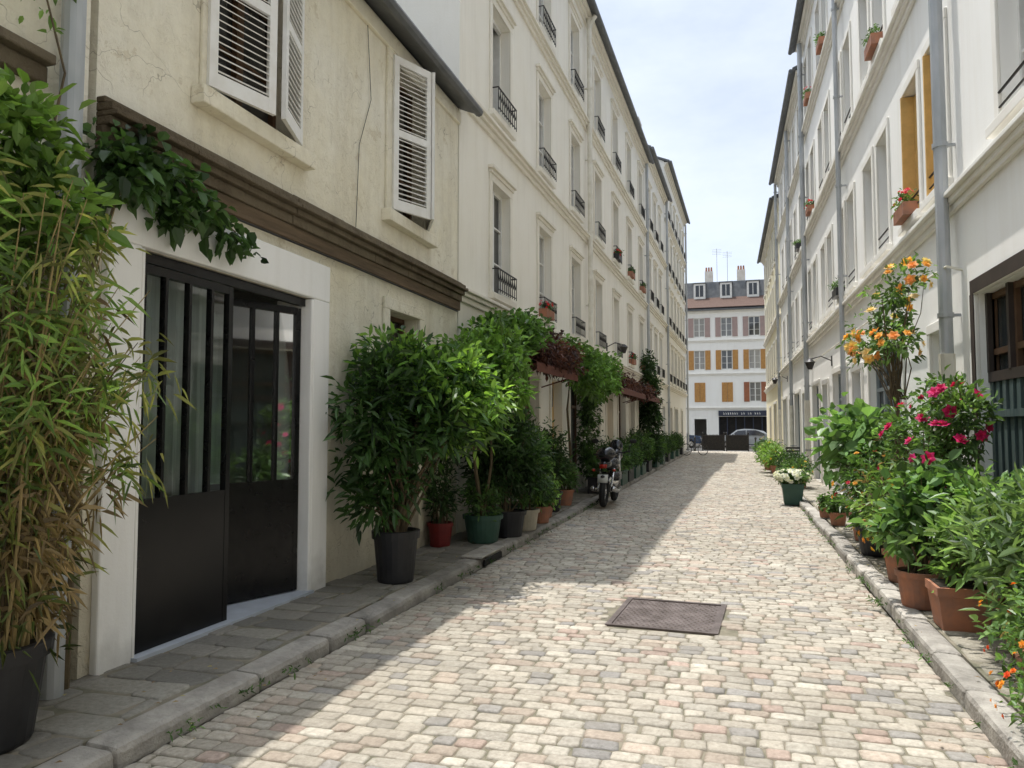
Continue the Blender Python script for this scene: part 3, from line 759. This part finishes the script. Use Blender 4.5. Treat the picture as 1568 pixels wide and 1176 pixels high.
# ---- big potted shrub
random.seed(21)
b1=[(-3.3,6.62,1.75,.36,.4,.55),(-3.3,6.75,1.2,.34,.34,.42),(-3.1,7.15,1.9,.45,.45,.42),(-2.95,7.5,2.05,.42,.5,.36),(-3.3,7.0,2.2,.4,.42,.3),(-2.85,7.1,1.6,.34,.38,.33),(-2.8,7.85,1.8,.3,.35,.28),(-3.35,6.6,.9,.2,.2,.25)]
mb=MB(); pot(mb,-3.2,6.8,.1,.22,.5,4)
stems(mb,(-3.2,6.8,.55),b1,34,.016)
foliage(mb,b1,640,8,.15,.34,((.02,.06,.012),(.055,.14,.02)),up=.35,fill=.45)
foliage(mb,[b1[2],b1[3],b1[4],b1[6],(-2.8,7.4,1.9,.42,.5,.45)],360,8,.15,.34,((.09,.22,.02),(.22,.42,.035)),up=.6,fill=.25)  # sunlit right-hand top put into the colour: same leaves, brighter green
mb.build('potted_shrub',POTM+[m_blkpot])
b2=[(-3.3,9.1,2.4,.35,.5,.36),(-3.0,9.5,2.6,.4,.5,.3),(-3.1,9.9,2.3,.3,.4,.3),(-2.85,9.2,2.1,.28,.3,.35)]
mb=MB(); pot(mb,-3.2,9.45,.1,.25,.36,4)
mb.tube([(-3.2,9.45,.4),(-3.28,9.4,1.0),(-3.3,9.3,1.6),(-3.15,9.5,2.3)],[.03,.026,.022,.012],7,0)
mb.tube([(-3.2,9.45,.4),(-3.1,9.5,1.1),(-3.15,9.7,2.4)],[.02,.018,.01],7,0)
stems(mb,(-3.28,9.35,1.3),b2,14,.01)
foliage(mb,b2,310,8,.14,.4,((.07,.17,.02),(.17,.34,.035)),up=.4)
foliage(mb,[(-3.2,9.45,.62,.26,.26,.22)],110,6,.07,.4,G_mid)
mb.build('potted_tree',POTM+[m_grnpot])
plant('potted_shrub',-3.6,8.95,.1,.16,.3,m_redpot,[(-3.6,8.95,.75,.16,.18,.35),(-3.6,9.0,1.2,.12,.15,.25)],120,7,.1,.3,G_dark)
plant('potted_laurel',-3.02,10.0,.1,.24,.36,m_blkpot,[(-3.1,10.1,1.35,.42,.5,.5),(-2.95,10.4,1.0,.4,.4,.4),(-3.25,9.9,.85,.35,.35,.3)],560,8,.12,.36,G_dark,ns=14)
plant('potted_shrub',-2.98,10.75,.1,.2,.3,m_beipot,[(-2.95,10.9,.85,.26,.3,.36),(-3.0,11.1,1.2,.25,.3,.3)],240,7,.1,.36,((.07,.16,.03),(.16,.3,.05)),ns=10)
plant('potted_geranium',-2.98,11.6,.1,.18,.26,m_terra,[(-2.98,11.6,.5,.2,.22,.16)],120,7,.07,.7,G_mid)
plant('potted_geranium',-3.1,12.3,.1,.18,.26,m_terra,[(-3.1,12.3,.55,.25,.25,.25)],140,7,.07,.7,G_lite)
plant('potted_shrub',-3.3,11.3,.1,.2,.3,m_grnpot,[(-3.3,11.4,1.2,.3,.4,.6)],300,7,.11,.36,G_dark)
plant('potted_shrub',-3.2,13.2,.1,.22,.35,m_blkpot,[(-3.2,13.2,1.1,.3,.4,.5)],260,7,.1,.36,G_dark)
plant('potted_shrub',-3.2,14.3,.1,.2,.3,m_terra,[(-3.2,14.3,.7,.25,.3,.3)],140,7,.09,.36,G_mid)
# ---- climbing plants over ground floor
random.seed(33)
mb=MB()
for s,zt in ((10.6,3.0),(13.0,3.1),(16.6,3.2),(19.3,3.0)):
    x=xl(s)+.08
    mb.tube([(x,s,.1),(x+.03,s+.05,1),(x-.02,s-.05,2),(x+.05,s+.1,zt-.2),(x+.3,s+.6,zt)],[.035,.03,.025,.02,.008],6,0)
foliage(mb,[(-3.35,10.3,2.95,.3,.5,.22),(-3.2,11.1,3.05,.4,.6,.26),(-3.3,10.8,2.8,.3,.5,.25)],380,7,.12,.6,((.05,.13,.02),(.12,.27,.035)),up=.5)
foliage(mb,[(-3.2,12.2,2.95,.4,.7,.3),(-3.1,13.2,2.85,.4,.8,.28),(-3.2,14.2,2.9,.35,.6,.25)],520,7,.09,.6,G_red,up=.1)
foliage(mb,[(-2.9,15.2,2.7,.4,.7,.38),(-2.85,16.2,2.75,.45,.8,.42),(-3.0,17.2,2.9,.35,.6,.35),(-3.1,14.6,3.1,.3,.5,.3)],600,7,.12,.6,((.06,.15,.02),(.14,.3,.03)),up=.4)
foliage(mb,[(-3.3,17.6,2.2,.2,.4,.8),(-3.35,17.5,1.2,.16,.3,.8),(-3.35,18.2,2.6,.2,.5,.4)],420,7,.1,.6,((.03,.08,.02),(.07,.15,.03)),up=0)
foliage(mb,[(-3.1,20.5,2.9,.3,1.2,.2),(-3.1,23,2.8,.35,1.6,.2),(-3.0,26,2.8,.35,1.6,.2)],420,7,.11,.6,G_red,up=.1)
mb.build('climbing_creeper',POTM)
for s0,s1 in ((11.6,14.6),(19.8,24.6),(25.2,29.5)):
    aw=MB(tL)
    aw.add([(0,s0,3.05),(0,s1,3.05),(.75,s1,2.65),(.75,s0,2.65),(.75,s0,2.5),(.75,s1,2.5),(0,s0,3.02),(0,s1,3.02),(.74,s1,2.62),(.74,s0,2.62)],[(0,1,2,3),(3,2,5,4),(6,9,8,7)])
    for s in (s0,s1): aw.tube([(0,s,2.4),(.74,s,2.62)],.014,5)
    aw.build('awning',[m_awn])
random.seed(5)
for i,(s,hh) in enumerate(((17.4,.75),(18.6,.9),(20,.85),(21.3,.8),(22.8,1.0),(24.4,1.2),(26.2,1.1),(29,1.0),(31.4,.9),(34,1.0),(37,.9),(40,1.0),(43,.9))):
    x=-3.0
    mb=MB(); mb.box(x-.22,x+.2,s-.5,s+.5,.1,.42,4); mb.box(x-.24,x+.22,s-.52,s+.52,.42,.46,4)
    bl=[(x,s-.3,.3+hh*.5,.26,.32,hh*.38),(x,s+.3,.35+hh*.5,.28,.32,hh*.4),(x-.1,s,.5+hh*.5,.25,.4,hh*.35)]
    stems(mb,(x,s,.44),bl,8,.01,spread=.2)
    foliage(mb,bl,200,7,.11,.4,G_dark if i%2 else G_mid,up=.4)
    mb.build('planter_box',POTM+[m_grnpot if i%3 else m_blkpot],bevel=0)
mb=MB()
bl=[(-3.0,28.6,.9,.3,.5,.7),(-3.05,28.8,2.2,.35,.6,.8),(-3.1,29,3.2,.3,.6,.6),(-3.1,28.7,4.0,.2,.4,.4)]
mb.tube([(-3.2,28.6,.1),(-3.15,28.7,2),(-3.15,28.8,4)],[.05,.04,.01],6,0)
foliage(mb,bl,700,7,.14,.5,G_dark,up=.3); mb.build('ivy_column',POTM)

# ---- right side plants
random.seed(44)
br=[(1.72,9.1,3.1,.24,.28,.28),(1.6,9.2,2.72,.28,.3,.2),(1.66,8.8,2.5,.22,.28,.2),(1.52,9.5,2.45,.2,.26,.18),(1.84,8.7,3.2,.14,.18,.2),(1.4,9.6,2.6,.12,.15,.12)]
mb=MB(); pot(mb,1.7,8.9,.1,.2,.34,4)
for q in range(4): mb.tube([(1.7+U(-.05,.05),8.9+U(-.05,.05),.4),(1.72+U(-.06,.06),8.9,1.2),(1.7+U(-.1,.1),8.95,2.0),(1.65+U(-.2,.2),9.0+U(-.2,.2),3.0)],[.016,.013,.01,.004],6,0)
stems(mb,(1.7,8.95,1.9),br,22,.008)
foliage(mb,br,200,6,.08,.5,((.06,.13,.03),(.13,.25,.05)),up=.2,fill=.6)
flowers(mb,br,44,.068,((.8,.42,.1),(.85,.58,.22),(.82,.36,.12),(.85,.66,.36)))
mb.build('yellow_rose_bush',POTM+[m_terra])
bp=[(1.9,7.9,1.85,.26,.32,.26),(1.75,8.2,1.5,.32,.38,.32),(1.8,7.7,1.35,.28,.33,.28),(2.0,7.6,1.7,.18,.28,.28)]
plant('pink_rose_bush',1.8,7.9,.1,.22,.36,m_terra,bp,300,7,.09,.45,((.05,.12,.025),(.12,.23,.045)),ns=22,fl=(bp,30,.062,((.6,.03,.16),(.65,.05,.22),(.55,.02,.12))))
bf=[(1.55,11.2,1.65,.33,.5,.22),(1.6,10.6,1.4,.36,.5,.26),(1.5,11.8,1.3,.3,.4,.25)]
plant('fig_plant',1.7,11,.1,.24,.36,m_terra,bf,80,6,.2,.75,((.05,.13,.03),(.13,.26,.06)),ns=14)
plant('hydrangea_bush',1.6,9.8,.1,.24,.34,m_blkpot,[(1.6,9.9,.95,.36,.5,.42),(1.55,9.3,.75,.32,.45,.36),(1.65,10.3,1.1,.3,.45,.3)],340,8,.1,.42,G_mid,ns=26,dry=70,fl=([(1.5,9.7,.9,.4,.5,.4)],18,.038,((.75,.4,.08),(.6,.06,.1))))
plant('potted_shrub',1.58,8.2,.1,.2,.3,m_terra,[(1.55,8.3,.68,.28,.36,.28),(1.65,8.7,.9,.3,.35,.3)],250,7,.09,.4,((.08,.17,.03),(.2,.33,.06)),ns=22,dry=45,fl=([(1.5,8.3,.7,.32,.4,.34)],14,.033,((.8,.5,.06),(.7,.3,.06))))
plant('broadleaf_plant',1.47,7.1,.1,.18,.3,m_terra,[(1.5,7.2,.72,.26,.28,.26),(1.65,7.3,1.0,.26,.28,.24)],110,6,.15,.6,((.05,.13,.03),(.13,.26,.06)),ns=12)
plant('broadleaf_plant',1.6,6.45,.1,.18,.32,m_terra,[(1.68,6.5,.68,.26,.32,.25),(1.85,6.6,.92,.26,.33,.26)],190,7,.13,.4,((.08,.18,.035),(.19,.35,.07)),square=True,ns=14)
plant('oleander_shrub',1.9,5.75,.1,.24,.34,m_terra,[(1.85,5.8,.85,.34,.42,.34),(2.0,5.5,.98,.28,.38,.3),(1.78,5.3,.66,.28,.35,.3)],400,8,.14,.28,((.08,.16,.05),(.2,.32,.11)),ns=24,up=.6)
plant('lantana_plant',1.66,4.75,.1,.2,.26,m_terra,[(1.66,4.7,.48,.28,.4,.2),(1.85,5.0,.62,.28,.3,.22),(1.48,4.45,.3,.16,.25,.13)],360,7,.055,.45,((.06,.15,.025),(.15,.29,.05)),ns=22,dry=50,fl=([(1.6,4.7,.5,.32,.4,.24),(1.46,4.4,.32,.2,.25,.16)],54,.02,((.75,.18,.03),(.8,.35,.05),(.7,.1,.03))))
plant('lantana_plant',1.6,4.1,.1,.18,.22,m_terra,[(1.48,4.1,.32,.24,.3,.16),(1.68,4.2,.42,.22,.3,.18)],240,7,.05,.35,((.06,.15,.025),(.17,.3,.06)),ns=18,fl=([(1.44,4.1,.36,.28,.3,.18)],34,.02,((.75,.15,.03),(.8,.35,.05))))
plant('potted_geranium',1.5,12.6,.1,.13,.2,m_terra,[(1.5,12.6,.4,.16,.18,.14)],90,6,.06,.7,G_mid)
plant('potted_geranium',1.42,13.6,.1,.1,.18,m_terra,[(1.42,13.6,.35,.1,.12,.1)],60,6,.06,.7,G_mid)
bw=[(1.12,16.6,.6,.32,.3,.12)]
plant('white_flower_pot',1.12,16.6,.02,.2,.42,m_grnpot,bw,120,6,.08,.45,G_mid,square=True,ns=8,fl=(bw,80,.055,((.85,.85,.82),(.8,.8,.78))))
for (x,s,h,c) in ((1.5,20,.5,G_mid),(1.5,22.5,.6,G_dark),(1.3,26,.7,G_lite),(1.15,28,.75,G_lite),(1.3,30,.7,G_mid),(1.35,33,.8,G_lite),(1.3,37,.8,G_mid)):
    bl=[(x,s,.35+h*.45,.32,.45,h*.5),(x-.1,s+.4,.3+h*.4,.3,.4,h*.4)]
    plant('potted_shrub',x,s,.1,.2,.26,m_terra,bl,200,7,.1,.45,c,ns=8,fl=(bl,14,.04,((.75,.72,.6),(.7,.5,.1))))
for tf,s,zz in ((tR,12.9,7.62),(tR,19.2,10.8),(tR,22.3,10.8),(tR,16.2,10.8),(tR,26,7.4),(tR,22.4,7.62),(tR,17.4,4.4),(tR,11.1,4.4),
                (tL,14.6,3.78),(tL,23.2,6.8),(tL,26,6.8),(tL,28.9,6.8),(tL,26.1,3.78),(tL,28.9,3.78)):
    b=MB(tf); b.box(.02,.2,s-.3,s+.3,zz+.0,zz+.17,4)
    p=tf(.12,s,zz+.25)
    b.tf=None
    foliage(b,[(p[0],p[1],p[2],.1,.26,.07)],36,6,.06,.5,G_mid,up=.4)
    if R()<.6: flowers(b,[(p[0],p[1],p[2],.12,.3,.12)],10,.04,((.6,.04,.05),(.7,.2,.25)))
    b.build('window_box',POTM+[m_terra if R()<.7 else m_blkpot])

# ------------------------------------------------------------ motorcycle
mb=MB(); X,Y=-2.52,15.55
mb.tf=lambda x,y,z:(X+x+z*.06,Y+y,z+.02)
for y,rr in ((-.68,.29),(.7,.3)):
    mb.torus((0,y,.31),.25,.062,'x',0,28,8); mb.torus((0,y,.31),.185,.018,'x',1,24,6); mb.lathe((-.05,y,.31),((.0,0),(.05,0),(.05,.1),(0,.1)),12,1,axis='x')
    for k in range(6):
        t=k*math.pi/3; mb.tube([(0,y,.31),(0,y+.18*math.cos(t),.31+.18*math.sin(t))],.012,4,1)
mb.ell((0,.15,.82),.16,.3,.15,2); mb.ell((0,-.28,.82),.15,.34,.075,0); mb.ell((0,-.72,.86),.13,.22,.09,2)
mb.ell((0,-.05,.48),.19,.28,.2,1); mb.box(-.14,.14,-.3,.3,.28,.42,3)
mb.box(-.2,-.06,-.28,.3,.5,.66,2); mb.box(.06,.2,-.28,.3,.5,.66,2)
for q in (-.1,.1): mb.tube([(q,.7,.31),(q,.42,1.02)],.026,8,1); mb.tube([(q*1.3,-.68,.31),(q*1.3,-.4,.75)],.025,8,1)
mb.tube([(-.36,.2,1.08),(-.2,.34,1.05),(0,.4,1.02),(.2,.34,1.05),(.36,.2,1.08)],.016,6,0)
for q in (-1,1):
    mb.tube([(q*.3,.25,1.07),(q*.38,.27,1.26)],.008,5,0); mb.ell((q*.4,.27,1.29),.075,.025,.05,0)
    mb.ell((q*.2,-.86,.74),.035,.05,.03,5); mb.tube([(q*.05,-.86,.74),(q*.2,-.86,.74)],.008,4,0)
    mb.tube([(q*.18,.3,.3),(q*.2,-.3,.3),(q*.2,-.85,.38)],[.03,.04,.055],8,1)
mb.ell((0,.55,.98),.16,.14,.15,2); mb.ell((0,.6,1.16),.15,.05,.16,4)
mb.ell((0,.72,.6),.075,.26,.05,2); mb.ell((0,-.72,.62),.075,.3,.05,2)
mb.box(-.07,.07,-.97,-.93,.78,.86,5); mb.box(-.1,.1,-.95,-.94,.5,.66,6)
mb.ell((0,-.72,1.05),.2,.19,.15,2); mb.box(-.205,.205,-.905,-.55,1.03,1.05,3)
mb.tube([(-.1,0,.3),(-.26,.02,.02)],.012,5,0)
mb.build('motorcycle',[m_rubber,m_chrome,m_gloss,m_iron,m_glass_d,m_lampred,m_plate],smooth=True)

# ------------------------------------------------------------ bicycle
mb=MB(); mb.tf=lambda x,y,z:(-2.2+x*.85,44.0+x*.5+y,z+.0)
for x in (-.52,.52):
    mb.torus((x,0,.34),.32,.02,'y',0,28,6)
    for k in range(10): t=k*math.pi/5; mb.tube([(x,0,.34),(x+.31*math.cos(t),0,.34+.31*math.sin(t))],.003,3,1)
for a,b in (((-.52,0,.34),(-.05,0,.3)),((-.05,0,.3),(.4,0,.75)),((-.15,0,.78),(.38,0,.82)),((-.05,0,.3),(-.2,0,.9)),((-.52,0,.34),(-.15,0,.78)),((.52,0,.34),(.37,0,.95))): mb.tube([a,b],.016,6,0)
mb.tube([(.37,-.25,1.0),(.37,0,.96),(.37,.25,1.0)],.013,6,1); mb.ell((-.22,0,.93),.13,.07,.03,0)
mb.torus((-.05,0,.3),.09,.01,'y',1,16,5)
mb.build('bicycle',[m_iron,m_chrome],smooth=True)
# ------------------------------------------------------------ gate at street end
mb=MB()
def panel(x0,x1):
    mb.box(x0,x1,52.5,52.56,.05,.12); mb.box(x0,x1,52.5,52.56,1.02,1.08)
    x=x0
    while x<x1+.01: mb.box(x-.012,x+.012,52.51,52.55,.12,1.14); x+=.09
    mb.box(x0+.02,x1-.02,52.56,52.575,.12,1.02)
    for q in (x0,x1): mb.box(q-.04,q+.04,52.48,52.58,0,1.2); mb.ell((q,52.53,1.23),.05,.05,.05)
panel(-2.1,-.7); panel(-.55,.85)
mb.build('entrance_gate',[m_iron])
for x in (1.3,-2.6):
    mb=MB(); mb.lathe((x,52.3,0),((.08,0),(.08,.1),(.05,.15),(.045,.8),(.07,.84),(.07,.9),(.03,.97),(.001,.98)),12); mb.build('bollard',[m_iron],smooth=True)
def car(name,x,y,paint,flip=1):
    mb=MB(); mb.tf=lambda a,b,c:(x+a*flip,y+b,c)
    prof=[(-2.0,.35),(-2.05,.6),(-1.95,.85),(-1.5,.93),(-1.1,.97),(-.55,1.38),(0,1.46),(.7,1.44),(1.4,1.3),(1.85,.98),(2.02,.85),(2.03,.45),(1.95,.3)]
    def wid(z): return .84 if z<.95 else .84-(z-.95)*.42
    n=len(prof)
    vs=[(a,-wid(c),c) for a,c in prof]+[(a,wid(c),c) for a,c in prof]
    fs=[(i,(i+1)%n,n+(i+1)%n,n+i) for i in range(n)]+[tuple(range(n)),tuple(range(n,2*n))[::-1]]
    mb.add(vs,fs,0)
    for sgn in (-1,1):
        y0=lambda z:sgn*(wid(z)+.006)
        for poly in ([(-.95,1.0),(-.5,1.33),(.1,1.38),(.1,1.0)],[(.17,1.0),(.17,1.38),(.8,1.36),(1.35,1.24),(1.5,1.0)]):
            mb.add([(a,y0(c),c) for a,c in poly],[tuple(range(len(poly)))],1)
        for wx in (-1.28,1.28):
            mb.lathe((wx,sgn*.74,.31),((.001,-.1),(.3,-.1),(.31,-.08),(.31,.1),(.2,.12),(.001,.12)),20,2,axis='y')
            mb.lathe((wx,sgn*.87,.31),((.001,0),(.19,0)),16,3,axis='y')
        mb.box(-2.03,-1.9,sgn*.55-.15,sgn*.55+.15,.62,.76,3); mb.box(1.92,2.04,sgn*.6-.12,sgn*.6+.12,.68,.86,4)
        mb.box(-.85,-.7,sgn*.86,sgn*1.0,.98,1.1,0)
    mb.add([(-1.1,-.7,.99),(-1.1,.7,.99),(-.57,.62,1.37),(-.57,-.62,1.37)],[(0,1,2,3)],1)
    mb.build(name,[paint,m_glass_d,m_rubber,m_chrome,m_lampred],bevel=.03)
car('parked_car',.7,61.5,m_wcar); car('parked_car',-4.6,61.5,m_bcar,-1); car('parked_car',6,61.5,m_wcar)

mb=MB(); cx,cy=1.75,25.5
for dx in (-.2,.2):
    mb.tube([(cx+dx,cy-.2,.1),(cx+dx,cy+.1,.55)],.012,5); mb.tube([(cx+dx,cy+.22,.1),(cx+dx,cy-.15,.55),(cx+dx,cy-.22,.98)],.012,5)
for k in range(6): mb.box(cx-.2,cx+.2,cy-.16+k*.055,cy-.125+k*.055,.54,.56)
for z in (.75,.85,.95): mb.box(cx-.2,cx+.2,cy-.23,cy-.21,z-.03,z+.03)
mb.build('folding_chair',[m_iron])
for tf,s,z in ((tL,21.8,3.95),(tR,19.5,3.2),(tR,33,3.6)):
    mb=MB(tf); mb.tube([(0,s,z),(.25,s,z+.12),(.5,s,z+.05)],.014,6); mb.box(0,.02,s-.06,s+.06,z-.12,z+.12)
    mb.lathe((.5,s,z-.2),((.05,0),(.11,.16),(.13,.18),(.04,.26),(.001,.27)),12,0); mb.lathe((.5,s,z-.2),((.001,-.01),(.05,0)),12,1)
    mb.build('wall_lantern',[m_iron,m_plate],smooth=False)

# weeds along kerbs, fallen leaves
mb=MB()
for _ in range(140):
    s=U(3,18); side=R()<.6
    x=XK0+U(0,.03) if side else XK1-U(0,.04)
    foliage(mb,[(x,s,.03,.05,.06,.02)],2,5,.04,.3,G_mid,mat=1,up=1)
mb.V=[(a,b,c-.1) for a,b,c in mb.V]
mb.build('kerbside_weeds',POTM)
mb=MB()
for _ in range(130):
    s=U(2.6,12); x=random.choice((U(-3.6,-2.4),U(.8,2.0),U(-3.1,-2.6)))
    z0=.125 if (x<-2.8 or x>1.24) else .03
    a=U(0,6.28); l=U(.02,.045); dx,dy=math.cos(a)*l,math.sin(a)*l
    c=random.choice(((.3,.2,.08),(.2,.12,.05),(.35,.3,.1)))
    mb.add([(x,s,z0),(x+dx*.5-dy*.3,s+dy*.5+dx*.3,z0+.006),(x+dx,s+dy,z0+.002),(x+dx*.5+dy*.3,s+dy*.5-dx*.3,z0+.004)],[(0,1,2,3)],1,c)
mb.build('fallen_leaves',POTM)

# ------------------------------------------------------------ light & sky
sd=Vector((.185,-.19,-1.0)).normalized()
sun=bpy.data.lights.new('sun','SUN'); sun.energy=4.5; sun.angle=math.radians(.5); sun.color=(1,.955,.89)
so=bpy.data.objects.new('sun',sun); scene.collection.objects.link(so); so.rotation_euler=sd.to_track_quat('-Z','Y').to_euler()
w=bpy.data.worlds.new('World'); scene.world=w; w.use_nodes=True; nt=w.node_tree
bg=nt.nodes['Background']; sky=nt.nodes.new('ShaderNodeTexSky'); sky.sky_type='NISHITA'; sky.sun_disc=False
sky.sun_elevation=math.asin(-sd.z); sky.sun_rotation=math.atan2(-sd.x,-sd.y)
sky.air_density=1.0; sky.dust_density=2.0; sky.ozone_density=1.0
tc=nt.nodes.new('ShaderNodeTexCoord').outputs['Generated']
cl=noise(nt,scaled(nt,tc,(1,1,2.2)),2.0,6,.6)
f=ramp(nt,cl,.34,.68)
bw=nt.nodes.new('ShaderNodeRGBToBW'); nt.links.new(sky.outputs[0],bw.inputs[0])
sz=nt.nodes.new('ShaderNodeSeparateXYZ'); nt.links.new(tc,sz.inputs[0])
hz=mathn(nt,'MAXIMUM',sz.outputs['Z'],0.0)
boost=mathn(nt,'ADD',mathn(nt,'MULTIPLY',mathn(nt,'POWER',hz,2.0),2.7),2.1)  # extra sky brightness toward the unseen zenith, added as fill light
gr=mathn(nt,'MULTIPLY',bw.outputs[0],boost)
cc=nt.nodes.new('ShaderNodeCombineColor')
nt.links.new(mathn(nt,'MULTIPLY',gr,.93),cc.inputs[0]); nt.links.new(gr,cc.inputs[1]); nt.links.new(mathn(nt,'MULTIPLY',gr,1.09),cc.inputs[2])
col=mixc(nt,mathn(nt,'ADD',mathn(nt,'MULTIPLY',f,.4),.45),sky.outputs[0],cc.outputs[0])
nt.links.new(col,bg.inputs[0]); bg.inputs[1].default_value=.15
scene.view_settings.view_transform='Standard'; scene.view_settings.look='None'; scene.view_settings.exposure=0

cam=bpy.data.cameras.new('camera'); co=bpy.data.objects.new('camera',cam); scene.collection.objects.link(co)
cam.sensor_width=36; cam.lens=26.4; cam.clip_end=2000; cam.clip_start=.05
co.location=(0,0,1.6)
co.rotation_euler=(math.radians(90+3.3),0,math.radians(16.5))
scene.camera=co
